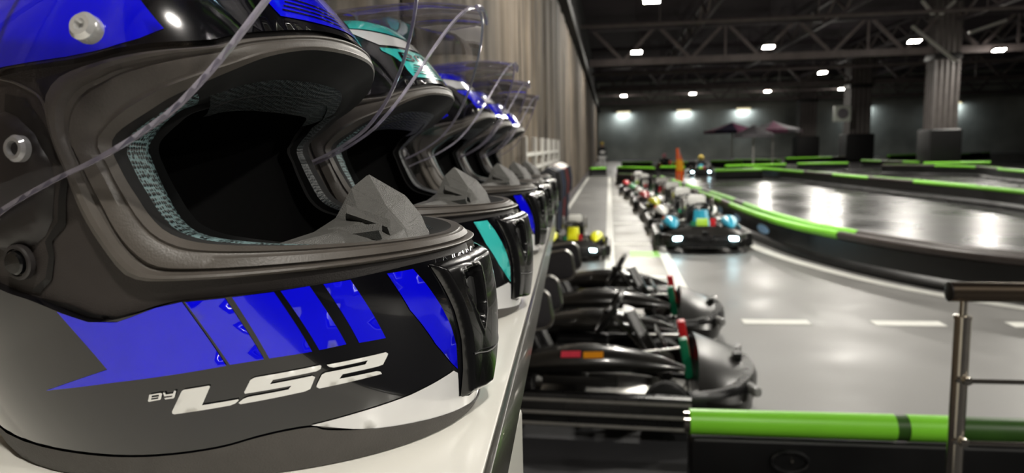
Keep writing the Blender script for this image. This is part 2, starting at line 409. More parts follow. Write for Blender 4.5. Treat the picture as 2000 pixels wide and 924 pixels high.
m = MB(); beam(m, (.3, .2, 0), (1.0, 1.055, 0), .1, .1); m.build('bracket', 'lamp_body', sp)

# flood lamps with their own light and an added fill light
def lamp_fix():
    t = empty('flood_lamp')
    MB().box((0, 0, .06), (.56, .40, .12)).build('housing', 'lamp_body', t, bevel=.02, rot=(R(-14), 0, 0))
    MB().box((0, 0, -.006), (.48, .32, .012)).build('lens', 'lamp_lens', t, rot=(R(-14), 0, 0))
    m = MB(); m.tube([(-.3, 0, .05), (-.3, 0, .3), (.3, 0, .3), (.3, 0, .05)], .015, 6); m.tube([(0, 0, .3), (0, 0, 2.58)], .012, 6); m.build('bracket', 'lamp_body', t, True)
    return t
lamp0 = lamp_fix(); used = False
rows = [(-2.0, 'behind the camera'), (10.5, 'above the parked karts'), (23.0, 'in the second row'), (35.4, 'in the third row'), (49.6, 'in the fourth row'), (66.0, 'in the far row')]
for ry, rw in rows:
    for xi, lx in enumerate((1.32, 7.4, 13.8, 20.0)):
        if ry == 49.6 and lx != 13.8: continue
        o = lamp0 if not used else dup(lamp0); used = True
        o.location = (lx, ry, 6.0) if not (ry == 35.4 and xi == 3) else (18.66, 37.98, 5.75)
        tag(o, 'lit flood lamp %s, %s from the fabric wall' % (rw, ['first', 'second', 'third', 'fourth'][xi]), 'lamp', 'roof flood lamps')
        ld = bpy.data.lights.new('flood_light', 'AREA'); ld.shape = 'RECTANGLE'; ld.size = .48; ld.size_y = .32
        ld.energy = LAMP_W * (1.7 if ry < 0 else 1); ld.color = (1, .955, .87)
        lo = bpy.data.objects.new('flood_light', ld); COL.objects.link(lo); lo.parent = o; lo.location = (0, -.008, -.03); lo.rotation_euler = (R(-14), 0, 0)
        pd = bpy.data.lights.new('flood_fill', 'POINT'); pd.energy = FILL_W; pd.shadow_soft_size = .12; pd.color = (1, .93, .84)  # bare point light added under each lamp to lift the dark roof steel
        po = bpy.data.objects.new('flood_fill', pd); COL.objects.link(po); po.parent = o; po.location = (0, -.05, -.2)

for k, (lx, word) in enumerate(((1.6, 'leftmost'), (8.2, 'second'), (14.6, 'third'), (27., 'fourth'), (36., 'rightmost'))):
    t = empty('wall_lamp', (lx, Y1 - .02, 5.15)); tag(t, '%s warm wall lamp washing the far grey wall' % word, 'lamp', 'wall lamps on the far wall')
    MB().box((0, -.22, .12), (1.7, .40, .24)).build('housing', 'lamp_body', t, bevel=.03)
    MB().box((0, -.43, .12), (1.5, .02, .16)).build('diffuser', 'lamp_warm', t)
    ld = bpy.data.lights.new('wall_wash', 'AREA'); ld.shape = 'RECTANGLE'; ld.size = 1.5; ld.size_y = .3; ld.energy = 30; ld.color = (.86, .95, 1)
    lo = bpy.data.objects.new('wall_wash', ld); COL.objects.link(lo); lo.parent = t; lo.location = (0, -.6, -.05); lo.rotation_euler = (R(35), 0, 0)

# ------------------------------------------------------------------ shelf (it falls 0.75 degrees along its length)
SLOPE = -.0132
def shelf_z(y): return 1.44 + SLOPE * (y - .42)
sh = empty('display_shelf', (-.0405, .0, shelf_z(0)), 0); tag(sh, 'long white shelf with dark front edge carrying the helmets', 'shelf')
ed = Vector((-.0546, 1, 0))
def sp_(s, out, z): return (ed.x * s + out, s, z + SLOPE * s)
def prism(name, s0, s1, o0, o1, z0, z1, m, bev=.0):
    vs = [sp_(s, o, z) for s in (s0, s1) for o in (o0, o1) for z in (z0, z1)]
    mb = MB().add(vs, [(0, 1, 3, 2), (4, 6, 7, 5), (0, 4, 5, 1), (2, 3, 7, 6), (0, 2, 6, 4), (1, 5, 7, 3)])
    return mb.build(name, m, sh, bevel=bev)
prism('top_board', -.9, 1.90, -.80, -.004, -.04, 0, 'shelf_white', .002)
prism('edge_band', -.9, 1.902, -.004, 0, -.041, -.0005, 'shelf_edge', .001)
prism('bracket', 1.45, 1.49, -.78, -.20, -.16, -.04, 'shelf_white', .003)
cb = empty('counter_cabinet', (0, 0, 0)); tag(cb, 'white cabinet standing under the near end of the helmet shelf', 'cabinet')
MB().box((-.52, -.18, .70), (.90, 1.446, 1.385)).build('carcass', 'shelf_white', cb, bevel=.003)
MB().box((-.52, -.18, .05), (.88, 1.40, .09)).build('plinth', 'plate_dark', cb)

# ------------------------------------------------------------------ helmets
TZ = np.array([.004, .036, .072, .105, .14, .17, .20, .228, .257, .281, .29])
TXF = np.array([.148, .153, .153, .146, .132, .115, .096, .076, .053, .028, 0])
TXB = np.array([.140, .155, .168, .174, .176, .173, .163, .146, .115, .068, 0])
TW = np.array([.118, .126, .130, .132, .133, .132, .128, .119, .098, .060, 0])
def spl(tab, t):
    t = np.clip(np.asarray(t, float), 0, 1) * 10; i = np.minimum(t.astype(int), 9); f = t - i
    p1 = tab[i]; p2 = tab[i + 1]; p0 = np.where(i > 0, tab[np.maximum(i - 1, 0)], 2 * p1 - p2); p3 = np.where(i < 9, tab[np.minimum(i + 2, 10)], 2 * p2 - p1)
    return p1 + .5 * f * (p2 - p0 + f * (2 * p0 - 5 * p1 + 4 * p2 - p3 + f * (3 * (p1 - p2) + p3 - p0)))
def S0(th, t):
    c = np.cos(th); s = np.sin(th); a = np.where(c > 0, spl(TXF, t), spl(TXB, t))
    return np.stack([a * c, spl(TW, t) * s, spl(TZ, t) + 0 * th], -1)
def surf(th, t, off):
    """th in degrees, arrays; point on the helmet shell pushed off along the normal"""
    th = np.radians(np.asarray(th, float)); t = np.asarray(t, float); e = 2e-3
    p = S0(th, t); du = S0(th + e, t) - S0(th - e, t); dv = S0(th, np.minimum(t + e, .9999)) - S0(th, np.maximum(t - e, 0))
    n = np.cross(du, dv); n /= (np.linalg.norm(n, axis=-1, keepdims=True) + 1e-12)
    return p + n * (np.asarray(off)[..., None] if hasattr(off, '__len__') else off)
KU, KV = .0023, .29
def inside(P, poly):
    x, y = P[:, 0], P[:, 1]; r = np.zeros(len(P), bool); n = len(poly); j = n - 1
    for i in range(n):
        xi, yi = poly[i]; xj, yj = poly[j]
        c = ((yi > y) != (yj > y)) & (x < (xj - xi) * (y - yi) / (yj - yi + 1e-15) + xi); r ^= c; j = i
    return r
def densify(poly, st):
    out = []
    for i in range(len(poly)):
        a = np.array(poly[i]); b = np.array(poly[(i + 1) % len(poly)]); n = max(1, int(np.ceil(np.linalg.norm(b - a) / st)))
        for k in range(n): out.append(a + (b - a) * k / n)
    return out
def bdist(P, poly):
    d = np.full(len(P), 9.)
    for i in range(len(poly)):
        a = np.array(poly[i]); b = np.array(poly[(i + 1) % len(poly)]); ab = b - a
        f = np.clip(((P - a) @ ab) / (ab @ ab + 1e-15), 0, 1); d = np.minimum(d, np.linalg.norm(P - (a + f[:, None] * ab), axis=1))
    return d
def patch(poly, step, off=.0005, holes=(), offf=None):
    """triangulate a region drawn in (degrees, t) and lay it on the shell; returns verts, faces"""
    pu = [np.array((a * KU, b * KV)) for a, b in poly]; hu = [[np.array((a * KU, b * KV)) for a, b in h] for h in holes]
    bd = densify(pu, step); co = list(bd); ed_ = [(i, (i + 1) % len(bd)) for i in range(len(bd))]
    hb = []
    for h in hu:
        d = densify(h, step); n = len(co); co += d; ed_ += [(n + i, n + (i + 1) % len(d)) for i in range(len(d))]; hb.append(d)
    lo = np.min(bd, 0); hi = np.max(bd, 0)
    gx, gy = np.meshgrid(np.arange(lo[0], hi[0], step), np.arange(lo[1], hi[1], step)); G = np.stack([gx.ravel(), gy.ravel()], 1)
    if len(G):
        k = inside(G, bd) & (bdist(G, pu) > step * .45)
        for d, h in zip(hb, hu): k &= ~inside(G, d) & (bdist(G, h) > step * .45)
        co += list(G[k])
    r = delaunay_2d_cdt([Vector(c) for c in co], ed_, [], 0, 1e-7)
    V = np.array([tuple(v) for v in r[0]]); T = np.array(r[2]); C = V[T].mean(1)
    k = inside(C, bd)
    for d in hb: k &= ~inside(C, d)
    T = T[k]
    of = off
    if offf: of = offf(V, pu)
    return surf(V[:, 0] / KU, V[:, 1] / KV, of), T.tolist()
def patch_obj(name, poly, step, off, m, parent, holes=(), offf=None, merge=False, mirror=False):
    v, f = patch(poly, step, off, holes, offf)
    if mirror: mesh_obj(name, v * np.array([1, -1, 1]), [(a, c, b) for a, b, c in f], m, parent, 'all')
    o = mesh_obj(name, v, f, m, parent, 'all')
    if merge:
        bm = bmesh.new(); bm.from_mesh(o.data); bmesh.ops.remove_doubles(bm, verts=bm.verts[:], dist=.0004)
        bmesh.ops.recalc_face_normals(bm, faces=bm.faces[:]); bm.to_mesh(o.data); bm.free()
        o.data.polygons.foreach_set('use_smooth', [True] * len(o.data.polygons))
    return o
def sym(half):
    """half outline from bottom centre to top centre on the right side (negative degrees) -> closed outline"""
    c = smooth_curve(half, 6); return [tuple(p) for p in c] + [(-p[0], p[1]) for p in c[-2:0:-1]]
HOLE = sym([(0, .284), (-26, .282), (-38, .278), (-52, .27), (-61, .266), (-70, .261), (-78, .257), (-82.5, .25), (-86.7, .24), (-92, .231), (-95.5, .232), (-99.6, .245), (-104.5, .26), (-110, .272), (-119, .30), (-127, .36), (-130, .43), (-128, .5), (-122, .555), (-115, .582), (-107, .594), (-95, .603), (-87, .616), (-75, .628), (-61, .637), (-50, .656), (-27, .683), (-12, .692), (0, .694)])
GOUT = sym([(0, .294), (-14, .2935), (-30, .2925), (-46, .291), (-61, .289), (-72, .287), (-82.5, .287), (-86, .292), (-88, .303), (-90.4, .33), (-92.6, .363), (-94.1, .395), (-95.4, .436), (-97.1, .479), (-98.4, .522), (-98.6, .55), (-96.6, .577), (-92, .594), (-87, .603), (-75, .616), (-61, .627), (-50, .646), (-27, .673), (-12, .682), (0, .684)])
GIN = sym([(0, .325), (-14, .325), (-30, .325), (-46, .325), (-58, .326), (-68, .329), (-75, .335), (-80, .348), (-83, .37), (-85, .395), (-87, .42), (-88.6, .445), (-89.8, .465), (-90, .482), (-88.5, .497), (-85, .512), (-80, .53), (-73, .555), (-64, .578), (-56, .598), (-48, .617), (-38, .636), (-27, .65), (-12, .657), (0, .658)])
def resample(poly, n):
    P = np.array([(a * KU, b * KV) for a, b in poly]); P = np.vstack([P, P[:1]]); d = np.r_[0, np.cumsum(np.linalg.norm(np.diff(P, axis=0), axis=1))]
    s = np.linspace(0, d[-1], n, endpoint=False); return np.stack([np.interp(s, d, P[:, 0]) / KU, np.interp(s, d, P[:, 1]) / KV], 1)
NG = 220
GO = resample(GOUT, NG); GI = resample(GIN, NG)
_k = np.arange(NG) / NG
BROW = 1 - .72 * np.clip((.19 - np.abs(_k - .5)) / .07, 0, 1)
def ring_strip(name, rows_, m, parent, span=None, ease=False):
    k0, k1 = (0, NG) if span is None else (int(span[0] * NG), int(span[1] * NG)); n = k1 - k0
    vs = []; fs = []
    for a, off in rows_:
        P = (GO + (GI - GO) * a)[k0:k1]; o_ = np.full(n, off)
        if ease and off > -.013: o_ = o_ * BROW[k0:k1]
        vs += list(surf(P[:, 0], P[:, 1], o_))
    for i in range(len(rows_) - 1):
        for k in range(n if span is None else n - 1): fs.append((i * n + k, i * n + (k + 1) % n, (i + 1) * n + (k + 1) % n, (i + 1) * n + k))
    return mesh_obj(name, vs, fs, m, parent, True)
DEC = {
 'b1': [(-99.48, 0.2449), (-92.25, 0.1646), (-105.35, 0.1314), (-91.48, 0.1474), (-71.88, 0.1651), (-77.73, 0.2578), (-82.31, 0.2505), (-86.73, 0.2377), (-89.42, 0.2305), (-94.21, 0.2305)],
 'b2': [(-77.21, 0.2573), (-70.5, 0.2601), (-65.45, 0.1696), (-71.27, 0.1661)],
 'b3': [(-69.28, 0.2609), (-62.06, 0.2642), (-56.95, 0.173), (-64.56, 0.1702)],
 'b4': [(-60.88, 0.2649), (-55.55, 0.2681), (-50.38, 0.1766), (-55.62, 0.1738)],
 'b5': [(-52.92, 0.2689), (-47.46, 0.2707), (-41.99, 0.1758), (-47.8, 0.1757)],
 'b6': [(-39.16, 0.2728), (-32.18, 0.2735), (-29.53, 0.2465), (-25.95, 0.2049), (-22.98, 0.168), (-21.16, 0.1369), (-20.36, 0.0952), (-23.3, 0.1115), (-28.74, 0.1491), (-35.23, 0.2095)]}
WHITE = [(-58.13, 0.0641), (-48.58, 0.0716), (-36.41, 0.0798), (-22.15, 0.0952), (-20.26, 0.0876), (-18.44, 0.0394), (-11.65, 0.025), (0, .024), (0, -.0) , (-11.56, 0.002), (-19.92, 0.0074), (-31.88, 0.0146), (-41.35, 0.0277), (-49.68, 0.0439)]
LOGO = {
 'L': [(-79.77, 0.1352), (-79.39, 0.1368), (-75.13, 0.1406), (-74.94, 0.1393), (-76.69, 0.1141), (-70.49, 0.119), (-70.45, 0.1172), (-71.07, 0.1134), (-71.95, 0.111), (-81.62, 0.1025), (-81.95, 0.1036), (-81.96, 0.1068)],
 'Y': [(-82.99, 0.1338), (-82.64, 0.1337), (-82.59, 0.1312), (-81.31, 0.1322), (-81.02, 0.1362), (-80.71, 0.1355), (-81.13, 0.127), (-81.37, 0.1255), (-82.82, 0.1243), (-82.88, 0.1263), (-81.61, 0.1277), (-81.44, 0.1294), (-82.88, 0.1286)],
 'S': [(-69.37, 0.1281), (-68.1, 0.1442), (-67.3, 0.1469), (-55.73, 0.1534), (-55.52, 0.152), (-55.71, 0.1482), (-56.5, 0.1457), (-64.29, 0.1412), (-64.86, 0.1358), (-57.32, 0.1403), (-56.81, 0.138), (-57.88, 0.1222), (-58.88, 0.1197), (-70.24, 0.1116), (-70.56, 0.1137), (-69.64, 0.1189), (-68.7, 0.1211), (-61.76, 0.1256), (-61.2, 0.1303), (-69.26, 0.1259)],
 '2': [(-54.51, 0.1526), (-42.29, 0.156), (-41.8, 0.1533), (-41.97, 0.1506), (-43.1, 0.1391), (-44.22, 0.138), (-51.6, 0.1361), (-52.3, 0.1304), (-44.63, 0.1316), (-43.73, 0.1297), (-43.42, 0.1259), (-56.22, 0.121), (-56.73, 0.1238), (-56.63, 0.1266), (-55.57, 0.14), (-54.86, 0.1421), (-46.92, 0.1444), (-46.35, 0.1495), (-53.24, 0.1474), (-54.08, 0.1492)]}
LOGO_B = [(-85.42, 0.1314), (-83.35, 0.1337), (-83.17, 0.1321), (-83.47, 0.1258), (-83.69, 0.1241), (-85.71, 0.1215), (-85.83, 0.1227)]
LOGO_B1 = [(-85.0, .1300), (-83.75, .1312), (-83.8, .1287), (-85.1, .1274)]
LOGO_B2 = [(-85.15, .1264), (-83.9, .1277), (-84.0, .1256), (-85.25, .1243)]
SK1 = [(0, .0), (-5, .003), (-25.4, .018), (-43.9, .035), (-54.8, .051), (-57.8, .061), (-62.7, .061), (-68.2, .055), (-74.8, .043), (-84, .034), (-93.4, .030), (-107, .031), (-136, .035), (-180, .036)]
mm_ = lambda poly: [(-a, b) for a, b in poly]

def make_helmet():
    t = empty('racing_helmet')
    # painted outer shell with the visor opening cut out
    full = [(-180, 0), (180, 0), (180, .985), (-180, .985)]
    v, f = patch(full, .0065, 0., [HOLE])
    n = len(v)
    top = [(i) for i in range(n) if v[i][2] > TZ[10] - .0035 and abs(v[i][0]) < .03]
    me_v = [tuple(p) for p in v]; fs = [tuple(q) for q in f]
    # turned-in lip round the visor opening
    H = np.array(HOLE); HN = len(H)
    for k, off in enumerate((.0, -.0008, -.0065)):
        sh_ = 1.0 if k == 0 else .9985
        P = H * np.array([sh_, 1]); me_v += [tuple(p) for p in surf(P[:, 0], P[:, 1] , np.full(HN, off))]
    for r_ in range(2):
        for k in range(HN): fs.append((n + r_ * HN + k, n + r_ * HN + (k + 1) % HN, n + (r_ + 1) * HN + (k + 1) % HN, n + (r_ + 1) * HN + k))
    shell = mesh_obj('outer_shell', me_v, fs, 'paint_black', t, 'all')
    bm = bmesh.new(); bm.from_mesh(shell.data); bmesh.ops.remove_doubles(bm, verts=bm.verts[:], dist=.0003)
    capv = [e for e in bm.edges if e.is_boundary and min(q.co.z for q in e.verts) > .28]
    if capv: bmesh.ops.holes_fill(bm, edges=capv, sides=0)
    bmesh.ops.recalc_face_normals(bm, faces=bm.faces[:]); bm.to_mesh(shell.data); bm.free()
    shell.data.polygons.foreach_set('use_smooth', [True] * len(shell.data.polygons)); shell.data.set_sharp_from_angle(angle=R(50))
    # recessed visor seat with the eye port cut out
    patch_obj('visor_seat', [(a * 1.004, b) for a, b in HOLE], .007, -.0048, 'recess', t, [GOUT])
    # rubber eye port gasket: ridges and the flange sloping inwards
    ring_strip('eye_port_gasket', [(-.06, -.006), (0, -.0035), (.03, .0005), (.12, .0016), (.2, .0008), (.25, -.0028), (.31, -.0036), (.38, -.0018), (.66, -.0034), (.74, -.0056), (.80, -.006), (.86, -.0052), (1.0, -.0105)], 'gasket', t, ease=True)
    ring_strip('edge_roll', [(1.0, -.0104), (1.0, -.0165), (.99, -.020), (1.02, -.024), (1.0, -.030), (.86, -.046)], 'liner', t, ease=True)
    ring_strip('cheek_pad', [(.97, -.0160), (.965, -.0185), (1.03, -.0235), (1.035, -.028), (1.0, -.035), (.9, -.042)], 'mesh_fabric', t, (.04, .335))
    ring_strip('cheek_pad', [(.97, -.0160), (.965, -.0185), (1.03, -.0235), (1.035, -.028), (1.0, -.035), (.9, -.042)], 'mesh_shaded', t, (.665, .96))  # left pad takes the darker copy, shade painted in
    ring_strip('brow_pad', [(1.0, -.029), (1.04, -.032), (1.10, -.040), (1.10, -.050), (1.0, -.058)], 'mesh_shaded', t, (.345, .655))  # brow pad uses the same shaded copy
    patch_obj('inner_liner', [(-180, .04), (180, .04), (180, .95), (-180, .95)], .012, -.042, 'liner', t, [[(a * .97, .48 + (b - .48) * .98) for a, b in GIN]])
    # rubber neck roll along the bottom edge
    sk = smooth_curve(SK1, 4); up = [tuple(p) for p in sk] + [(-p[0], p[1]) for p in sk[::-1]]
    left = [(-p[0], p[1]) for p in sk[::-1]]; right = [tuple(p) for p in sk[1:]]
    line = left[:] + right
    vs = []; nl = len(line); L = np.array(line); rowsN = [(1., .0009), (.5, .0016), (0., .0014)]
    for fr, off in rowsN: vs += [tuple(p) for p in surf(L[:, 0], np.maximum(L[:, 1] * fr, .0003), np.full(nl, off))]
    b0 = np.array(vs[-nl:]); 
    for sc_, z in ((.985, .0), (.90, .0005), (.82, .006)): vs += [(p[0] * sc_, p[1] * sc_, z) for p in b0]
    fs = []
    for i in range(5):
        for k in range(nl - 1): fs.append((i * nl + k, i * nl + k + 1, (i + 1) * nl + k + 1, (i + 1) * nl + k))
    mesh_obj('neck_roll', vs, fs, 'rubber', t, True)
    # painted graphics, both sides
    for k in ('b1', 'b2', 'b3', 'b4', 'b5', 'b6'):
        o = patch_obj('chin_stripe', DEC[k], .004, .0005, 'paint_blue', t, mirror=True); tag(o, 'coloured slanted stripe')
    o = patch_obj('chin_wedge', WHITE, .004, .0006, 'paint_white', t, mirror=True); tag(o, 'white wedge at chin bottom')
    logo = None; vs = []; fs = []
    def addp(poly, off, hol=()):
        v, f = patch(poly, .003, off, hol); n0 = len(vs); vs.extend(tuple(p) for p in v); fs.extend(tuple(i + n0 for i in q) for q in f)
    for k in LOGO: addp(LOGO[k], .0009)
    addp(LOGO_B, .0009, [LOGO_B1, LOGO_B2])
    o = mesh_obj('logo_lettering', vs, fs, 'logo_white', t, 'all'); tag(o, 'white lettering BY LS2')
    o = patch_obj('temple_panel', [(-106.82, .598), (-95.05, .6075), (-87.05, .619), (-78.26, .6345), (-71.86, .6514), (-75.14, .6781), (-78.66, .7035), (-84, .76), (-100, .80), (-125, .76), (-135, .66), (-124, .585), (-115, .589)], .006, .0005, 'paint_blue', t, mirror=True); tag(o, 'coloured temple panel')
    FB = [(-36, .699), (-38, .72), (-38.5, .74), (-44, .76), (-52, .775), (-52.6, .785), (-30, .792), (0, .797), (30, .792), (52.6, .785), (52, .775), (44, .76), (38.5, .74), (38, .72), (36, .699), (0, .709)]
    o = patch_obj('brow_panel', FB, .004, .0005, 'paint_blue', t); tag(o, 'coloured brow panel')
    for j, tt in enumerate((.715, .724, .733, .742)):
        wdt = 34 - j * 1.5
        Ln = [(a, tt - .004 * (abs(a) / 36) ** 2) for a in np.linspace(-wdt, wdt, 16)]
        patch_obj('brow_line', Ln + [(a, b + .0028) for a, b in Ln[::-1]], .004, .0009, 'paint_black', t)
    BW = [(-38, .80), (-52, .795), (-62, .81), (-76, .83), (-80, .848), (-60, .846), (-41, .843), (0, .838), (41, .843), (60, .846), (80, .848), (76, .83), (62, .81), (52, .795), (38, .80), (0, .806)]
    patch_obj('crown_band', BW, .006, .0005, 'paint_white', t)
    BT = [(-80, .852), (-95, .905), (-55, .90), (0, .885), (55, .90), (95, .905), (80, .852), (60, .852), (0, .846), (-60, .852)]
    patch_obj('crown_stripe', BT, .006, .0005, 'paint_blue', t)
    # chin vent: glossy raised plate with two slots
    CV = [(-27, .276), (-24, .235), (-21, .19), (-18.6, .14), (-17.6, .09), (-17.2, .034), (0, .022), (17.2, .034), (17.6, .09), (18.6, .14), (21, .19), (24, .235), (27, .276), (0, .28)]
    SLOTS = [[(q * 18, .248), (q * 12, .256), (q * 8.5, .249), (q * 9, .175), (q * 10.5, .15), (q * 13.5, .175), (q * 17, .215)] for q in (-1, 1)]
    def vent_off(V, pu):
        d = bdist(V, pu); of = .0004 + .0052 * np.clip(d / .004, 0, 1) ** .7 + .0035 * np.clip(1 - np.abs(V[:, 0] / KU) / 11, 0, 1)
        for sl in SLOTS:
            su = [np.array((a * KU, b * KV)) for a, b in sl]; ins = inside(V, su); e = bdist(V, su)
            of = np.where(ins, of - .0075 * np.clip(e / .002, 0, 1), of + .0012 * np.clip(1 - e / .0025, 0, 1))
        return of
    vent = patch_obj('chin_vent', CV, .0013, 0, 'gloss_black', t, offf=vent_off)
    for sl in SLOTS:
        c = np.mean(np.array(sl), 0); ins = [tuple(c + (np.array(p) - c) * .62) for p in sl]
        patch_obj('vent_slot', ins, .002, .0022, 'slot_black', vent)
    cm = MB().tube([tuple(surf(np.array([a]), np.array([.118 - .012 * math.cos(R(a * 5))]), np.array([.0085 if abs(a) < 12 else .0062]))[0]) for a in np.linspace(-16.5, 16.5, 13)], .0006, 5)
    cm.build('vent_seam', 'slot_black', vent, True)
    # nose guard standing on the chin rim
    half = {'P0': (.084, 0, .1455), 'P1': (.107, 0, .1315), 'P2': (.1165, 0, .119), 'P3': (.123, 0, .1015),
            'Q0': (.077, -.014, .1375), 'Q1': (.101, -.021, .1245), 'Q2': (.111, -.024, .114), 'Q3': (.117, -.032, .1015),
            'R0': (.071, -.028, .1205), 'R1': (.089, -.036, .1185), 'R2': (.100, -.044, .110), 'R3': (.108, -.052, .1015),
            'T0': (.066, -.052, .1145), 'T1': (.080, -.058, .1145), 'T2': (.091, -.066, .109), 'T3': (.095, -.070, .1015),
            'U0': (.057, -.082, .1115), 'U1': (.064, -.086, .1115), 'U2': (.072, -.090, .107), 'U3': (.075, -.092, .1005)}
    ks = list(half); vs = [half[k] for k in ks]; ix = {k: i for i, k in enumerate(ks)}
    fs = []
    for a, b in (('P', 'Q'), ('Q', 'R'), ('R', 'T'), ('T', 'U')):
        for i in range(3): fs.append((ix[a + str(i)], ix[b + str(i)], ix[b + str(i + 1)], ix[a + str(i + 1)]))
    n0 = len(vs); vs += [(x, -y, z) for x, y, z in vs]; fs += [tuple(q + n0 for q in f_[::-1]) for f_ in fs]
    g = mesh_obj('nose_guard', vs, fs, 'guard_grey', t)
    bm = bmesh.new(); bm.from_mesh(g.data); bmesh.ops.remove_doubles(bm, verts=bm.verts[:], dist=.0001); bmesh.ops.recalc_face_normals(bm, faces=bm.faces[:])
    bmesh.ops.solidify(bm, geom=bm.faces[:], thickness=.003); bmesh.ops.recalc_face_normals(bm, faces=bm.faces[:])
    es = [e for e in bm.edges if len(e.link_faces) == 2 and e.calc_face_angle(0) > R(12)]
    bmesh.ops.bevel(bm, geom=es, offset=.0009, segments=2, affect='EDGES', clamp_overlap=True); bm.to_mesh(g.data); bm.free()
    for s in (-1, 1):
        for A, B_, dz, oy in (((.079, -.031, .1285), (.106, -.036, .1195), .010, .006), ((.074, -.050, .1165), (.104, -.047, .1185), .009, .006)):
            P = [(A[0], s * A[1], A[2]), (B_[0], s * B_[1], B_[2]), (A[0] + .002, s * (A[1] - oy), A[2] - dz * .5), (B_[0] - .001, s * (B_[1] - oy * .6), B_[2] - dz * .4), (A[0], s * A[1], A[2] - dz), (B_[0], s * B_[1], B_[2] - dz)]
            MB().add(P, [(0, 1, 3, 2), (2, 3, 5, 4), (0, 2, 4), (1, 5, 3), (0, 4, 5, 1)]).build('louver', 'guard_grey', g)
    cl = MB()
    for s in (-1, 1):
        for a in (20, 38, 55):
            p = surf(np.array([s * a]), np.array([.302]), np.array([-.012]))[0]
            cl.box((p[0], p[1], .1035), (.007, .012, .007), rz=R(s * a))
    cl.build('guard_clip', 'guard_grey', g, bevel=.001)
    # side mechanism under the visor
    PL = [(-108.06, .5335), (-105.24, .5248), (-101.64, .4968), (-100.28, .4727), (-98.9, .4484), (-98.6, .4172), (-99.6, .3678), (-101.2, .3476), (-103.67, .3339), (-110.53, .3256), (-120, .36), (-124, .43), (-121, .51)]
    patch_obj('pivot_plate', PL, .003, 0, 'plate_dark', t, mirror=True, offf=lambda V, pu: -.0046 + .0032 * np.clip(bdist(V, pu) / .002, 0, 1))
    for gp in ([(-96.91, .4364), (-96.0, .4231), (-96.7, .3952), (-97.2, .3611), (-100.03, .3397), (-99.97, .3194), (-101.14, .2873), (-103.94, .2675), (-105.71, .2695), (-102.25, .2907), (-101.03, .3193), (-101.37, .3395), (-98.51, .3664), (-98.07, .3953)],
               [(-103.79, .2605), (-98.62, .2525), (-94.3, .2385), (-90.42, .2345), (-86.5, .2425), (-86.6, .2405), (-90.4, .232), (-94.4, .2325), (-98.78, .2445), (-103.53, .2565)],
               [(-108.36, .5611), (-103.81, .5514), (-100.19, .5118), (-98.43, .4723), (-97.28, .4443), (-98.14, .4484), (-100.28, .4727), (-101.64, .4968), (-105.24, .5248), (-108.06, .5335)],
               [(-102.02, .5782), (-97.23, .5882), (-92.78, .6016), (-96.27, .5862), (-98.9, .5665), (-99.3, .5458), (-99.2, .5305), (-99.99, .55)]):
        patch_obj('seat_groove', gp, .003, -.0041, 'slot_black', t, mirror=True)
    rc = smooth_curve([(-112, .588), (-109.0, .583), (-105.82, .575), (-101.29, .5543), (-99.75, .533), (-99.1, .5113), (-98.2, .4879), (-97.3, .468)], 5)
    for s in (-1, 1):
        P_ = np.array(rc); q_ = surf(P_[:, 0], P_[:, 1], np.full(len(P_), -.0042)) * np.array([1, -s, 1])
        MB().tube([tuple(p) for p in q_], .0007, 6).build('seat_highlight', 'gasket', t, True)  # lighter line painting the highlight along the plate edge
    for s in (-1, 1):
        def disc(name, th, tt, off, prof, m, par=t):
            p = surf(np.array([th * s]), np.array([tt]), np.array([off]))[0]; q = surf(np.array([th * s]), np.array([tt]), np.array([off + .01]))[0]
            d = Vector(q - p).normalized(); o = MB().lathe(prof, n=28).build(name, m, par, True)
            o.location = Vector(p); o.rotation_mode = 'QUATERNION'; o.rotation_quaternion = Vector((0, 0, 1)).rotation_difference(d); return o
        kb = disc('side_button', -106.3, .3127, -.0035, [(.0085, 0), (.0085, .0025), (.0078, .0032), (.0066, .0032), (.0062, .0018)], 'plate_dark')
        disc('button_cap', -106.3, .3127, -.0020, [(.0056, 0), (.0056, .0028), (.0048, .0036), (.001, .0038)], 'gloss_black', kb) if False else None
        cap = MB().lathe([(.0056, .0015), (.0056, .0042), (.0048, .005), (.0008, .0052)], n=24).build('button_cap', 'gloss_black', kb, True)
        pv = disc('pivot_screw', -103.2, .473, -.0012, [(.0062, 0), (.0062, .003), (.005, .0045), (.0034, .0045), (.003, .002), (.0005, .0018)], 'pin_clear')
        MB().lathe([(.0029, .0019), (.0029, .0026), (.0005, .0027)], n=18).build('screw_core', 'slot_black', pv, True)
    # lifted clear visor, swung 62 degrees about the pivots
    lowc = smooth_curve([(-124, .567), (-117, .521), (-112, .489), (-108.5, .462), (-103, .417), (-98, .376), (-92, .338), (-87, .315), (-82, .30), (-73, .284), (-61, .277), (-45, .278), (-25, .281), (0, .284)], 4)
    upc = smooth_curve([(-124, .578), (-119, .60), (-110, .612), (-100, .617), (-90, .623), (-75, .643), (-60, .662), (-40, .69), (-20, .708), (0, .713)], 6)
    lowc = lowc + [np.array((-p[0], p[1])) for p in lowc[-2::-1]]; upc = upc + [np.array((-p[0], p[1])) for p in upc[-2::-1]]
    def rs(c, n):
        P = np.array(c); d = np.r_[0, np.cumsum(np.hypot(np.diff(P[:, 0]) * KU, np.diff(P[:, 1]) * KV))]; s = np.linspace(0, d[-1], n)
        return np.stack([np.interp(s, d, P[:, 0]), np.interp(s, d, P[:, 1])], 1)
    NV, NR = 90, 16; lo, hi = rs(lowc, NV), rs(upc, NV)
    piv = np.array([-.03, 0, .167]); a = R(-62); ca, sa = math.cos(a), math.sin(a)
    Ry = np.array([[ca, 0, sa], [0, 1, 0], [-sa, 0, ca]])
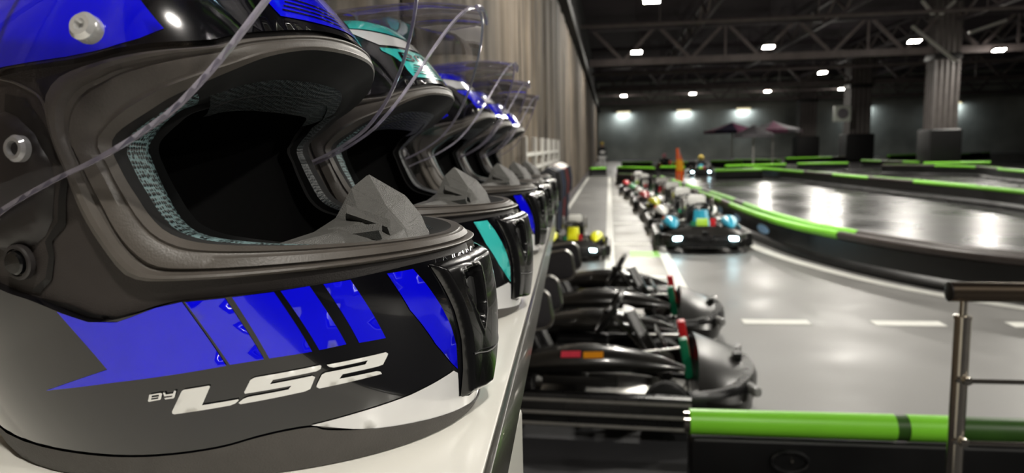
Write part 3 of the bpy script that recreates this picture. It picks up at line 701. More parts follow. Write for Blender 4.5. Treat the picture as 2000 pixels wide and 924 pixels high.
    def vgrid(off):
        g = []
        for j in range(NR):
            u = j / (NR - 1); P = lo + (hi - lo) * u
            q = surf(P[:, 0], P[:, 1], np.full(NV, off)); q[:, 1] *= 1.01
            g.append((q - piv) @ Ry.T + piv)
        return np.array(g)
    Go, Gi = vgrid(.0075), vgrid(.0051)
    vs = [tuple(p) for p in Go.reshape(-1, 3)]; fs = []
    for j in range(NR - 1):
        for i in range(NV - 1): fs.append((j * NV + i, j * NV + i + 1, (j + 1) * NV + i + 1, (j + 1) * NV + i))
    visor = mesh_obj('visor', vs, fs, 'visor_clear', t, 'all'); tag(visor, 'lifted clear visor')
    # thick polished rim of the visor pane
    loop = [(0, i) for i in range(NV)] + [(j, NV - 1) for j in range(1, NR)] + [(NR - 1, i) for i in range(NV - 2, -1, -1)] + [(j, 0) for j in range(NR - 2, 0, -1)]
    vs = [tuple(Go[j, i]) for j, i in loop] + [tuple(Gi[j, i]) for j, i in loop]
    Gm = vgrid(.0063); ctr = Gm.mean((0, 1)); 
    def shrink(G, j, i):
        jj = min(max(j, 1), NR - 2) if j in (0, NR - 1) else j; ii = min(max(i, 1), NV - 2) if i in (0, NV - 1) else i
        p = Vector(G[j, i]); q = Vector(G[jj, ii]); d = q - p
        return tuple(p + d.normalized() * .0022) if d.length > 1e-6 else tuple(p)
    vs += [shrink(Go, j, i) for j, i in loop] + [shrink(Gi, j, i) for j, i in loop]; n = len(loop)
    fs = []
    for k in range(n):
        q = (k + 1) % n; fs += [(k, q, n + q, n + k), (k, 2 * n + k, 2 * n + q, q), (n + k, n + q, 3 * n + q, 3 * n + k), (2 * n + k, 3 * n + k, 3 * n + q, 2 * n + q)]
    rim = MB().add(vs, fs).build('visor_rim', 'visor_rim', visor, True)
    for s in (-1, 1):
        p = Vector((.0065, s * .1385, .2105)); d = Vector((-.05, s * .95, .25)).normalized()
        pn = MB().lathe([(.0058, 0), (.0064, .002), (.0062, .006), (.0045, .0078), (.0026, .0078), (.0022, .005), (.0004, .005)], n=26).build('lock_pin', 'pin_clear', visor, True)
        pn.location = p; pn.rotation_mode = 'QUATERNION'; pn.rotation_quaternion = Vector((0, 0, 1)).rotation_difference(d)
        c = surf(np.array([s * 0.]), np.array([.29]), np.array([.0075]))[0]
    tb = MB(); c0 = Go[0, NV // 2]; c1 = Go[1, NV // 2]; dirn = Vector(c0 - c1).normalized()
    tb.tube([Vector(Go[0, i]) + dirn * .003 for i in range(NV // 2 - 5, NV // 2 + 6)], .0022, 6); tb.build('lift_tab', 'visor_rim', visor, True)
    return t
H0 = make_helmet()
rowd = Vector((-.0418, 1, -.0132)); base = Vector((-.232, .42, 1.44))
helm = [(0., 0., 3, {}, 'large blue and black helmet nearest the camera, lettering on its chin'),
        (.285, .004, 2, {'paint_blue': 'paint_teal'}, 'black helmet with turquoise stripe and white band, second on the shelf'),
        (.705, .0, 3, {}, 'blue striped helmet with white chin, third on the shelf'),
        (.99, .0, 3, {}, 'blue striped helmet, fourth on the shelf from the camera'),
        (1.31, .0, 3, {}, 'last helmet at the far end of the white shelf')]
for i, (s, dx, yaw, sw, lab) in enumerate(helm):
    o = H0 if i == 0 else dup(H0, sw)
    o.location = base + rowd * s + Vector((dx, 0, 0)); o.location.z = shelf_z(o.location.y) + .0006; o.rotation_euler = (SLOPE, 0, R(yaw))
    tag(o, lab, 'helmet', 'racing helmets in a row on the shelf')
    if i == 1:   # printed letters on the brow of the turquoise helmet
        vs = []; fs = []
        def bar(pl):
            v, f = patch(pl, .003, .0011); n0 = len(vs); vs.extend(tuple(p) for p in v); fs.extend(tuple(q_ + n0 for q_ in q) for q in f)
        def letter(strokes, a0, t0, w_, h_):
            for x0, y0, x1, y1 in strokes: bar([(a0 + x0 * w_, t0 + y0 * h_), (a0 + x1 * w_, t0 + y0 * h_), (a0 + x1 * w_, t0 + y1 * h_), (a0 + x0 * w_, t0 + y1 * h_)])
        letter([(0, 0, .22, 1), (.22, 0, .85, .18), (.22, .41, .85, .59), (.22, .82, .85, 1), (.78, .1, 1, .45), (.78, .55, 1, .9)], -38, .751, 13, .027)
        letter([(0, .1, .22, .9), (.15, 0, .85, .18), (.15, .82, .85, 1), (.78, .1, 1, .9)], -22, .753, 14, .027)
        q = mesh_obj('brow_lettering', vs, fs, 'paint_black', o, 'all'); tag(q, 'black letters BO')

# ------------------------------------------------------------------ crash barriers
def barrier(path, label, pat, h=.40, body='barrier_black', seg=1.2, rows_=2, sm=6, start=0, group='track barriers', stickers=False, breaks=None, hw=.105, po=.062):
    """black moulded wall along a path with sleeved pipes on top; pat: sleeve materials in turn"""
    P = [tuple(p) for p in (smooth_curve(path, sm) if len(path) > 2 else path)]
    t = empty('crash_barrier', (P[0][0], P[0][1], 0)); tag(t, label, 'barrier', group)
    o3 = Vector((P[0][0], P[0][1], 0))
    prof = [(-hw - .045, .0), (-hw - .065, .05), (-hw - .045, .09), (-hw, .12), (-hw, h - .05), (hw, h - .05), (hw, .12), (hw + .045, .09), (hw + .065, .05), (hw + .045, 0)]
    secs = []
    for i, p in enumerate(P):
        a = Vector((*P[max(i - 1, 0)], 0)); b = Vector((*P[min(i + 1, len(P) - 1)], 0)); tg = (b - a).normalized(); nn = Vector((-tg.y, tg.x, 0))
        secs.append([Vector((*p, 0)) - o3 + nn * u + Vector((0, 0, z)) for u, z in prof])
    MB().loft(secs).build('wall_body', body, t, True)
    d = [0.]
    for a, b in zip(P[:-1], P[1:]): d.append(d[-1] + math.hypot(b[0] - a[0], b[1] - a[1]))
    L = d[-1]
    def at(s):
        x = np.interp(s, d, [p[0] for p in P]); y = np.interp(s, d, [p[1] for p in P]); e = .02
        tx = np.interp(min(s + e, L), d, [p[0] for p in P]) - np.interp(max(s - e, 0), d, [p[0] for p in P]); ty = np.interp(min(s + e, L), d, [p[1] for p in P]) - np.interp(max(s - e, 0), d, [p[1] for p in P])
        l = math.hypot(tx, ty) + 1e-9; return Vector((x, y, 0)), Vector((-ty / l, tx / l, 0))
    for r_ in range(rows_):
        off = 0 if rows_ == 1 else (-po if r_ == 0 else po)
        s = 0.; k = start + r_ * 1
        while s < L - .05:
            e = min(L, s + seg) if not breaks else min(L, breaks[min(k - start - r_, len(breaks) - 1)][0])
            mk = pat[k % len(pat)] if not breaks else breaks[min(k - start - r_, len(breaks) - 1)][1]
            if breaks and k - start - r_ >= len(breaks) - 1: e = L
            n = max(2, int((e - s) / .3) + 1); pts = []
            for i in range(n + 1):
                q, nn = at(s + (e - s - .012) * i / n); pts.append(q - o3 + nn * off + Vector((0, 0, h)))
            MB().tube(pts, .055, 14).build('pipe_sleeve', mk, t, True); k += 1; s = e
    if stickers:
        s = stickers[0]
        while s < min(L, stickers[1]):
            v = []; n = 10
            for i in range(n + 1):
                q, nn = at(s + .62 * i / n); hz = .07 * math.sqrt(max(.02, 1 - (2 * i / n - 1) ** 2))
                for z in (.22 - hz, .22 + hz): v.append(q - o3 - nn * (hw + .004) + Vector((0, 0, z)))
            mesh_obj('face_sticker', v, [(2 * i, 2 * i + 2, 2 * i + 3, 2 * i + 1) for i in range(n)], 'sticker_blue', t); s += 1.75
    return t
G, Dk = 'pipe_green', 'pipe_dark'
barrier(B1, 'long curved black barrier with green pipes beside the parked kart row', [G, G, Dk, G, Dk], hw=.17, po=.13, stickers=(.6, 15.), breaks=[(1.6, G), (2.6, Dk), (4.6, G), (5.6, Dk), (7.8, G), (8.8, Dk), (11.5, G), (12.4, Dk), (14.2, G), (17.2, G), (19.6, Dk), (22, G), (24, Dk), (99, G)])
barrier([(8.9, 13.5), (8.95, 16.8), (8.7, 19.8), (8.2, 23.9), (7.2, 31.8), (6.4, 35.0)], 'long black barrier with broken green pipes across the shiny track', [G, Dk, G, G, Dk], seg=2.6)
barrier([(14.0, 24.), (14.3, 28.), (14.8, 30.8), (14.2, 33.4), (12.6, 35.2)], 'barrier bending in front of the large ribbed column', [G, Dk, G, Dk], seg=2.4)
fr = [(([(.35, 29.3), (.95, 28.6), (1.35, 28.9)]), 'short dark barrier at the far end of the kart row', [Dk, G]),
      ([(-1.0, 37.9), (-.2, 38.3)], 'tiny green barrier by the fabric wall behind the marshal', [G]),
      ([(.5, 39.4), (2.3, 36.8)], 'green topped barrier behind the far end of the pit lane', [G, G, Dk]),
      ([(.9, 51.2), (2.9, 50.)], 'green topped barrier far down beside the fabric wall', [G]),
      ([(3.2, 47.8), (5.6, 47.9)], 'green topped barrier behind the orange flag', [G, Dk]),
      ([(2.7, 38.4), (3.85, 37.8)], 'low green barrier in front of the far moving kart', [G]),
      ([(6.8, 49.4), (8.6, 48.2)], 'green topped barrier left of the umbrella pole', [G]),
      ([(8.9, 52.5), (10.9, 48.)], 'green topped barrier right of the umbrella pole', [G]),
      ([(6.0, 38.3), (9.2, 39.3)], 'green barrier row under the umbrellas', [G, G, Dk]),
      ([(4.6, 32.2), (6.6, 32.3)], 'green barrier at the near end below the umbrellas', [G, G]),
      ([(12.4, 52.9), (17., 54.8)], 'far green barrier left of the middle column', [G, G, Dk]),
      ([(10., 40.), (12.5, 39.8)], 'green barrier between umbrellas and middle column', [G, G]),
      ([(14.6, 43.9), (15.7, 39.2)], 'slanting green barrier left of the large ribbed column', [G, Dk, G]),
      ([(20.4, 56.), (23.4, 58.2)], 'farthest green barrier between the columns', [G]),
      ([(15.2, 37.2), (17.9, 36.6)], 'green barrier at the foot of the large ribbed column', [G]),
      ([(20.4, 36.5), (24.4, 37.5)], 'green barrier right of the large ribbed column', [G, Dk, G]),
      ([(25., 55.8), (29., 59.6)], 'distant green barrier by the dark right wall', [G, Dk])]
for pth, lab, pat in fr: barrier(pth, lab, pat, seg=1.9)
# the near barrier below the railing
nb = empty('crash_barrier', (.34, 3.04, 0)); tag(nb, 'nearest black barrier with thick bright green pipe on top', 'barrier', 'track barriers')
MB().box((2.2, .02, .17), (4.4, .13, .34)).build('wall_body', 'barrier_black', nb, bevel=.02, bseg=3)
for (a, b, m_) in ((0, .835, G), (.835, .885, 'pipe_deep_green'), (.885, 1.06, G), (1.06, 4.4, 'pipe_deep_green')):
    MB().tube([(a, 0, .40), (b, 0, .40)], .056 if m_ == G else .054, 24).build('pipe_sleeve', m_, nb, True)
MB().lathe([(.045, -.012), (.045, .012), (.03, .014), (.012, .014)], axis='x', c=(-.012, 0, .40)).build('end_cap', 'chrome', nb, True)
MB().tube([(.41 + .075 * math.cos(a), -.052, .255 + .045 * math.sin(a)) for a in np.linspace(0, 2 * PI, 25)[:-1]], .008, 8, closed=True).build('pull_ring', 'plastic_black', nb, True)
MB().lathe([(.006, 0), (.006, .02), (.001, .022)], axis='y', c=(.415, -.07, .265), n=12).build('ring_bolt', 'chrome', nb, True)

# ------------------------------------------------------------------ steel railing
rl = empty('steel_railing', (.934, 2.0, 0)); tag(rl, 'polished steel railing with round handrail and thin rods at right', 'railing')
MB().tube([(-.036, 0, 1.193), (2.6, 0, 1.185)], .0265, 24).build('handrail', 'bronze_rail', rl, True)
MB().lathe([(.021, -.003), (.0265, -.001), (.0265, .001)], axis='x', c=(-.038, 0, 1.193)).build('end_cap', 'plate_dark', rl, True)
for px in (0, 1.5):
    p = MB().tube([(px, 0, 0), (px, 0, 1.125)], .0205, 24).build('post', 'chrome', rl, True)
    MB().lathe([(.022, 1.118), (.022, 1.128), (.010, 1.130), (.010, 1.168)], c=(px, 0, 0)).build('post_neck', 'chrome', p, True)
    MB().lathe([(.055, 0), (.055, .008), (.03, .012)], c=(px, 0, 0)).build('base_plate', 'chrome', p, True)
    for z in (.957, .785):
        MB().lathe([(.004, -.036), (.011, -.034), (.013, -.026), (.010, -.018)], axis='y', c=(px + .008, 0, z), n=14).build('rod_holder', 'chrome', p, True)
        MB().lathe([(.003, -.027), (.007, -.026), (.008, -.020)], axis='y', c=(px - .012, 0, z), n=12).build('rod_screw', 'chrome', p, True)
for z in (.957, .785): MB().tube([(.008, -.030, z), (2.6, -.030, z)], .0062, 10).build('rod', 'chrome', rl, True)

# ------------------------------------------------------------------ karts (forward is +x)
def rrect(a, b, r, n=6, cx=0., cy=0.):
    out = []
    for k, (sx, sy) in enumerate(((1, 1), (-1, 1), (-1, -1), (1, -1))):
        for i in range(n + 1):
            an = PI / 2 * (k + i / n); out.append((cx + sx * (a - r) + r * math.cos(an), cy + sy * (b - r) + r * math.sin(an)))
    return out
def make_kart():
    t = empty('go_kart')
    W2 = .66
    # tubular frame and floor tray
    m = MB()
    for s in (-1, 1):
        m.tube([(-.85, s * .30, .09), (-.2, s * .33, .08), (.35, s * .30, .08), (.80, s * .18, .09)], .016, 8)
        m.tube([(-.62, s * .33, .09), (-.62, s * .58, .12), (.45, s * .58, .12), (.45, s * .33, .09)], .014, 8)
    m.tube([(-.85, -.30, .09), (-.85, .30, .09)], .016, 8); m.tube([(.8, -.18, .09), (.8, .18, .09)], .016, 8)
    m.build('frame', 'kart_frame', t, True)
    MB().box((.25, 0, .065), (1.05, .60, .012)).build('floor_tray', 'kart_metal', t, bevel=.003)
    # surrounding bumper, ribbed in three bands
    prof = [(-.05, -.09), (.0, -.11), (.045, -.10), (.06, -.078), (.05, -.056), (.012, -.044), (.05, -.032), (.064, -.010), (.05, .012), (.012, .024), (.046, .036), (.056, .058), (.04, .082), (0, .094), (-.04, .088), (-.055, .06)]
    path = [(x, y, .17) for x, y in rrect(.93, W2, .26, 7, cx=-.02)]
    path = [p for p in path if p[0] < .60] + [(x_, s_ * W2, .17) for s_ in (1, -1) for x_ in (.62, .3, 0, -.3)]
    path.sort(key=lambda p: math.atan2(p[1], -(p[0] - .64)))
    MB().tube(path, 1., prof=[(a, b) for a, b in prof]).build('side_bumper', 'kart_black', t, True)
    for z_, o_ in ((.095, .058), (.16, .062), (.228, .054)):
        rb = []
        for i, p in enumerate(path):
            a_ = Vector(path[max(i - 1, 0)]); b_ = Vector(path[min(i + 1, len(path) - 1)]); tg = (b_ - a_).normalized(); nn = Vector((tg.y, -tg.x, 0))
            if nn.dot(Vector((p[0] + .02, p[1], 0))) < 0: nn = -nn
            rb.append(Vector((p[0], p[1], z_)) + nn * o_)
        MB().tube(rb, .011, 8).build('rib_highlight', 'highlight_grey', t, True)  # lighter tubes stand in for highlights on the rib edges
    # nose fairing
    secs = []
    for u in np.linspace(0, 1, 9):
        x = .66 + .32 * u; half = .62 * math.sqrt(max(0.0, 1 - (u * .90) ** 3.0)); zt = .38 - .14 * u ** 1.1; zb = .09 + .01 * u
        sec = []
        for v in np.linspace(-1, 1, 13):
            bulge = (1 - abs(v) ** 3)
            sec.append((x + .03 * (1 - v * v), half * v, zb + (zt - zb) * (.48 + .52 * bulge) if u > .0 else zb + (zt - zb) * (.50 + .50 * bulge)))
        sec += [(x, half * v, zb) for v in np.linspace(1, -1, 13)]
        secs.append(sec)
    nose = MB().loft(secs).build('nose_fairing', 'kart_gloss', t, True)
    MB().tube([(.45 + .55 * math.cos(a) ** .8, .62 * math.sin(a), .185) for a in np.linspace(-1.35, 1.35, 21)], .035, 8, prof=[(-1, -2.2), (.6, -2.4), (1.2, -1.2), (1.2, 1.2), (.6, 2.2), (-1, 2.2)]).build('front_bumper', 'kart_black', t, True)
    MB().box((.93, 0, .30), (.05, .09, .05), rz=0).build('nose_bracket', 'slot_black', nose, bevel=.008)
    for s in (-1, 1):
        MB().box((.955, s * .36, .225), (.05, .20, .055), rz=-s * .42).build('headlamp', 'head_lamp_off', t, bevel=.02, bseg=3)
    # front panel in front of the wheel
    secs = []
    for u in np.linspace(0, 1, 6):
        z = .16 + .42 * u; hw = .15 - .05 * u; x = .50 - .24 * u
        secs.append([(x + .05 - .05 * abs(v) ** 2, hw * v, z) for v in np.linspace(-1, 1, 7)] + [(x - .02, hw * v, z) for v in np.linspace(1, -1, 7)])
    MB().loft(secs).build('front_panel', 'accent_a', t, True)
    MB().box((.475, 0, .40), (.012, .17, .15), M4=Matrix.Rotation(R(-30), 3, 'Y')).build('number_plate', 'accent_lime', t, bevel=.01)
    # leaf shaped side pods
    for s in (-1, 1):
        secs = []
        for u in np.linspace(0, 1, 10):
            x = -.42 + 1.02 * u; r_ = (math.sin(PI * min(1, u * .86 + .12)) ** .7) * .105 + .004; zc = .34 + .05 * math.sin(PI * u)
            secs.append([(x, s * (.47 - .05 * u) + r_ * 1.15 * math.cos(a), zc + r_ * .75 * math.sin(a)) for a in np.linspace(0, 2 * PI, 15)[:-1]])
        MB().loft(secs).build('side_pod', 'pod_gloss', t, True)
        MB().box((.02, s * .585, .30), (.42, .012, .05)).build('pod_stripe', 'accent_a', t, bevel=.004)
    # steering
    st = empty('x'); bpy.data.objects.remove(st)
    wm = Matrix.Rotation(R(-58), 3, 'Y'); c = Vector((.16, 0, .56)); rim = []
    for a in np.linspace(0, 2 * PI, 33)[:-1]:
        f_ = 1 - .12 * max(0, math.cos(a)) ** 4; rim.append(c + wm @ Vector((.155 * math.cos(a) * f_, .165 * math.sin(a), 0)))
    sw = MB().tube(rim, .017, 8, closed=True).build('steering_wheel', 'kart_black', t, True)
    m = MB()
    for a in (R(90), R(-90), R(180)): m.tube([c, c + wm @ Vector((.15 * math.cos(a), .15 * math.sin(a), 0))], .012, 6)
    m.lathe([(.045, -.012), (.045, .012), (.02, .02)], c=c, n=14); m.build('wheel_spokes', 'kart_frame', sw, True)
    MB().tube([c, (.50, 0, .17)], .014, 8).build('steering_column', 'kart_metal', t, True)
    # bucket seat with tall head panel
    secs = []
    for u in np.linspace(0, 1, 12):
        if u < .4: x = .02 - .80 * u; z = .13 + .02 * u; up = .10
        else: k = (u - .4) / .6; x = -.30 - .22 * k; z = .14 + .46 * k; up = .02
        hw = .20 - .02 * u
        row = []
        for v in np.linspace(-1, 1, 11):
            side = abs(v) ** 4
            row.append((x + (.13 * side if u >= .4 else 0), hw * v, z + (.15 * side if u < .4 else .02 * side)))
        secs.append(row)
    so = MB().loft(secs, closed=False, cap=False).build('seat', 'kart_black', t, True)
    sm_ = so.modifiers.new('thickness', 'SOLIDIFY'); sm_.thickness = .018
    hp = [(x, z) for x, z in rrect(.15, .10, .06, 5)]
    mt = Matrix.Rotation(R(-14), 3, 'Y'); hc = Vector((-.52, 0, .66))
    secs = [[hc + mt @ Vector((dx, y * k, z * k)) for y, z in hp] for dx, k in ((-.022, .9), (-.016, 1.0), (.016, 1.0), (.022, .9))]
    hpn = MB().loft(secs).build('head_panel', 'seat_grey', t, True)
    MB().tube([hc + mt @ Vector((.0, y * 1.04, z * 1.04)) for y, z in hp], .012, 8, closed=True).build('panel_piping', 'kart_frame', hpn, True)
    for s in (-1, 1):
        bp_ = rrect(.17, .115, .06, 5); bt = Matrix.Rotation(R(-10), 3, 'Y'); bc = Vector((-.36, s * .225, .60))
        secs = [[bc + bt @ Vector((x * k, dy, z * k)) for x, z in bp_] for dy, k in ((-.018, .9), (-.012, 1.), (.012, 1.), (.018, .9))]
        bo = MB().loft(secs).build('seat_wing', 'wing_grey', t, True)
        MB().tube([bc + bt @ Vector((x * 1.05, 0, z * 1.05)) for x, z in bp_], .011, 8, closed=True).build('wing_piping', 'kart_metal', bo, True)
    m = MB()
    for s in (-1, 1): m.tube([(-.62, s * .14, .60), (-.66, s * .20, .30), (-.60, s * .30, .10)], .014, 8)
    m.build('seat_stay', 'kart_metal', t, True)
    # pedals: red brake on the left, green throttle on the right
    for s, mm in ((1, 'pedal_red'), (-1, 'pedal_green')):
        o = MB().box((.62, s * .14, .36 if s > 0 else .32), (.05, .08, .24), M4=Matrix.Rotation(R(-10), 3, 'Y')).build('pedal', mm, t, bevel=.008)
        m = MB(); m.tube([(.615, s * .14, .24), (.64, s * .14, .08)], .009, 6); m.tube([(.60, s * .14, .38), (.34, s * .20, .36)], .008, 6); m.build('pedal_arm', 'kart_metal', o, True)
    # wheels
    for (x, y, r_, wd) in ((.50, .46, .132, .13), (.50, -.46, .132, .13), (-.56, .47, .140, .18), (-.56, -.47, .140, .18)):
        ty = MB().lathe([(r_ * .55, -wd / 2), (r_ * .85, -wd / 2), (r_ * .98, -wd * .42), (r_, -wd * .25), (r_, wd * .25), (r_ * .98, wd * .42), (r_ * .85, wd / 2), (r_ * .55, wd / 2)], axis='y', c=(x, y, r_), n=24, cap=False).build('tyre', 'tyre', t, True)
        MB().lathe([(r_ * .57, -wd * .46), (r_ * .5, -wd * .3), (r_ * .2, -wd * .3), (r_ * .2, wd * .3), (r_ * .5, wd * .3), (r_ * .57, wd * .46)], axis='y', c=(x, y, r_), n=16).build('wheel_rim', 'kart_metal', ty, True)
    MB().tube([(-.56, -.45, .14), (-.56, .45, .14)], .018, 8).build('rear_axle', 'kart_metal', t, True)
    # engine at the right rear
    m = MB(); m.box((-.40, -.37, .20), (.26, .18, .14)); m.box((-.40, -.37, .31), (.14, .13, .06)); e = m.build('engine', 'kart_frame', t, bevel=.012)
    m = MB()
    for k in range(5): m.box((-.28 + .0 * k, -.37, .30 + .018 * k), (.13, .14, .008))
    m.build('cooling_fin', 'kart_metal', e)
    MB().lathe([(.055, -.05), (.062, -.04), (.062, .04), (.05, .05)], axis='y', c=(-.42, -.37, .40)).build('air_filter', 'kart_black', e, True)
    MB().tube([(-.50, -.37, .24), (-.60, -.30, .30), (-.66, -.1, .32), (-.68, .22, .30)], [.022, .03, .055, .05], 12).build('exhaust', 'kart_metal', e, True)
    MB().box((-.05, .40, .22), (.36, .16, .16)).build('fuel_tank', 'kart_frame', t, bevel=.03)
    for lx, lm in ((.095, 'label_orange'), (-.03, 'label_red')):
        MB().box((lx, -.547, .437), (.11, .042, .008), M4=Matrix.Rotation(R(-3), 3, 'Y') @ Matrix.Rotation(R(38), 3, 'X')).build('label_tape', lm, t)
    return t
K0 = make_kart()
KS = []
def kart(loc, rz, label, swap=None, sc=1., group=None, first=[True]):
    o = K0 if first[0] and not swap else dup(K0, swap)
    if o is K0: first[0] = False
    o.location = loc; o.rotation_euler = (0, 0, rz); o.scale = (sc, sc, sc); tag(o, label, 'go kart', group); return o
BK = {'accent_a': 'accent_black', 'accent_lime': 'kart_black'}
kart((-.16, 4.42, 0.004), R(-3), 'nearest all black kart parked sideways behind the green barrier', BK, group='black karts parked sideways')
k2 = kart((-.10, 6.02, 0.004), R(-4), 'second all black kart parked sideways, behind the nearest one', BK, group='black karts parked sideways')
kart((-.52, 10.45, 0.004), R(-90), 'small kart with yellow trim and lit lamp beside the fabric wall', {'accent_a': 'accent_yellow', 'accent_lime': 'accent_yellow', 'pod_gloss': 'accent_yellow', 'head_lamp_off': 'head_lamp', 'seat_grey': 'accent_white'}, .74)
for c in [c for c in bpy.data.objects if c.parent == k2 and c.name.startswith('label_tape')]: bpy.data.objects.remove(c)
rowk = [({'head_lamp_off': 'head_lamp', 'pod_gloss': 'accent_teal', 'seat_grey': 'accent_white'}, 'kart with teal panels and glowing headlamps, first of the parked row'),
        ({'accent_a': 'accent_white', 'seat_grey': 'accent_white', 'pod_gloss': 'accent_white'}, 'second kart of the row, white panels behind the teal kart'),
        ({'accent_a': 'accent_yellow', 'accent_lime': 'accent_yellow', 'pod_gloss': 'accent_yellow', 'seat_grey': 'accent_white'}, 'third kart of the row, yellow panels'),
        ({'accent_a': 'accent_red', 'seat_grey': 'accent_white', 'accent_lime': 'accent_white', 'pod_gloss': 'accent_red'}, 'fourth kart of the row, red panels and pale seat'),
        ({'accent_a': 'accent_green', 'accent_lime': 'accent_white', 'pod_gloss': 'accent_white'}, 'fifth kart of the row, green front panel'),
        ({'accent_a': 'accent_white', 'accent_lime': 'accent_red', 'pod_gloss': 'accent_green', 'seat_grey': 'accent_white'}, 'sixth kart of the row, white front with red plate'),
        ({'accent_a': 'accent_white', 'seat_grey': 'accent_white', 'pod_gloss': 'accent_red'}, 'last small kart of the row by the dark barrier end')]
for i, (sw, lab) in enumerate(rowk):
    y = 11.45 + 2.13 * i; s_ = 1.0 if i < 4 else .9; bx = np.interp(y + .6, [12.8, 16.7, 21, 26.6], [2.52, 2.40, 2.10, 1.76])
    kart((min(1.40, bx - .25 - .73 * s_), y, 0.003), R(-90 + (i % 3 - 1) * 1.5), lab, sw, s_, 'karts parked in a row')
def drop(o):
    for c in [c for c in bpy.data.objects if c.parent == o]: drop(c)
    bpy.data.objects.remove(o)
# ------------------------------------------------------------------ people
def skin_body(name, joints, edges, rads, bands, parent, smoothl=2):
    """one continuous skinned figure; bands: (zmax, material) from the feet up"""
    me = bpy.data.meshes.new(name); me.from_pydata(joints, edges, []); o = bpy.data.objects.new(name, me); COL.objects.link(o)
    md = o.modifiers.new('skin', 'SKIN'); md.use_smooth_shade = True
    for v, r_ in zip(me.skin_vertices[0].data, rads): v.radius = r_ if hasattr(r_, '__len__') else (r_, r_)
    me.skin_vertices[0].data[0].use_root = True
    s = o.modifiers.new('sub', 'SUBSURF'); s.levels = smoothl; s.render_levels = smoothl
    dg = bpy.context.evaluated_depsgraph_get(); dg.update(); nm = bpy.data.meshes.new_from_object(o.evaluated_get(dg))
    bpy.data.objects.remove(o)
    b = bpy.data.objects.new(name, nm); COL.objects.link(b); b.parent = parent
    nm.materials.clear()
    for _, mk in bands: nm.materials.append(M[mk])
    for p in nm.polygons:
        p.use_smooth = True
        for k, (zm, _) in enumerate(bands):
            if p.center.z <= zm: p.material_index = k; break
        else: p.material_index = len(bands) - 1
    return b
J = [(0, 0, .95), (0, 0, 1.15), (0, 0, 1.40), (0, 0, 1.50), (0, -.01, 1.60), (0, -.01, 1.72),
     (.19, 0, 1.42), (.24, -.02, 1.15), (.22, -.12, .92), (.21, -.16, .84), (-.19, 0, 1.42), (-.25, -.02, 1.15), (-.24, -.08, .90), (-.23, -.10, .82),
     (.10, 0, .88), (.12, -.02, .50), (.12, .02, .09), (.13, -.13, .04), (-.10, 0, .88), (-.12, 0, .50), (-.13, .03, .09), (-.15, -.12, .04)]
Ee = [(0, 1), (1, 2), (2, 3), (3, 4), (4, 5), (2, 6), (6, 7), (7, 8), (8, 9), (2, 10), (10, 11), (11, 12), (12, 13), (0, 14), (14, 15), (15, 16), (16, 17), (0, 18), (18, 19), (19, 20), (20, 21)]
Rd = [(.15, .11), (.15, .11), (.17, .11), .06, .085, .08, .065, .05, .04, .035, .065, .05, .04, .035, .09, .065, .045, .04, .09, .065, .045, .04]
pm = empty('person', (-.44, 43.7, 0), R(15)); tag(pm, 'person standing at the far end of the pit lane, yellow cap and pale trousers', 'person')
skin_body('body', J, Ee, Rd, [(.09, 'cloth_dark'), (.98, 'cloth_light'), (1.53, 'cloth_dark'), (2, 'skin')], pm)
MB().lathe([(.115, 1.66), (.118, 1.72), (.10, 1.79), (.05, 1.825), (.005, 1.83)], c=(0, -.01, 0), n=18).build('cap', 'cap_yellow', pm, True)
MB().box((0, -.13, 1.68), (.16, .12, .015)).build('cap_peak', 'cap_yellow', pm, bevel=.006)
MB().box((0, -.125, 1.20), (.30, .02, .16)).build('chest_panel', 'cloth_light', pm, bevel=.008)
# far karts on the track with seated drivers
JD = [(-.25, 0, .26), (-.32, 0, .45), (-.40, 0, .66), (-.41, 0, .76), (-.40, 0, .86),
      (-.37, .19, .66), (-.20, .28, .50), (.06, .16, .60), (-.37, -.19, .66), (-.20, -.28, .50), (.06, -.16, .60),
      (-.18, .10, .25), (.16, .20, .40), (.42, .15, .22), (-.18, -.10, .25), (.16, -.20, .40), (.42, -.15, .22)]
ED = [(0, 1), (1, 2), (2, 3), (3, 4), (2, 5), (5, 6), (6, 7), (2, 8), (8, 9), (9, 10), (0, 11), (11, 12), (12, 13), (0, 14), (14, 15), (15, 16)]
RD = [(.13, .12), (.13, .12), (.14, .11), .06, .08, .065, .05, .04, .065, .05, .04, .08, .065, .05, .08, .065, .05]
for (loc, rz, cap, lab, kl, lamp) in (((4.50, 36.3, .003), R(-97), 'cap_yellow', 'driver with yellow helmet in the far kart with the bright lamp', 'far kart on the shiny track with a bright lamp', True),
                                ((3.55, 44.6, .003), R(-60), 'helmet_pink', 'driver with pink helmet in a kart behind the orange flag', 'far kart behind the orange flag, driver aboard', False)):
    kart(loc, rz, kl, {'head_lamp_off': 'head_lamp'} if lamp else {'accent_a': 'accent_red'}, 1.0)
    d = empty('person', loc, rz); tag(d, lab, 'person'); skin_body('body', JD, ED, RD, [(.24, 'cloth_navy'), (2, 'cloth_dark')], d)
    h = MB().lathe([(.07, .78), (.12, .81), (.135, .88), (.12, .96), (.07, 1.01), (.005, 1.02)], c=(-.39, 0, 0), n=18).build('crash_helmet', cap, d, True)
    MB().box((-.265, 0, .895), (.03, .17, .07)).build('visor', 'gloss_black', d, bevel=.01)

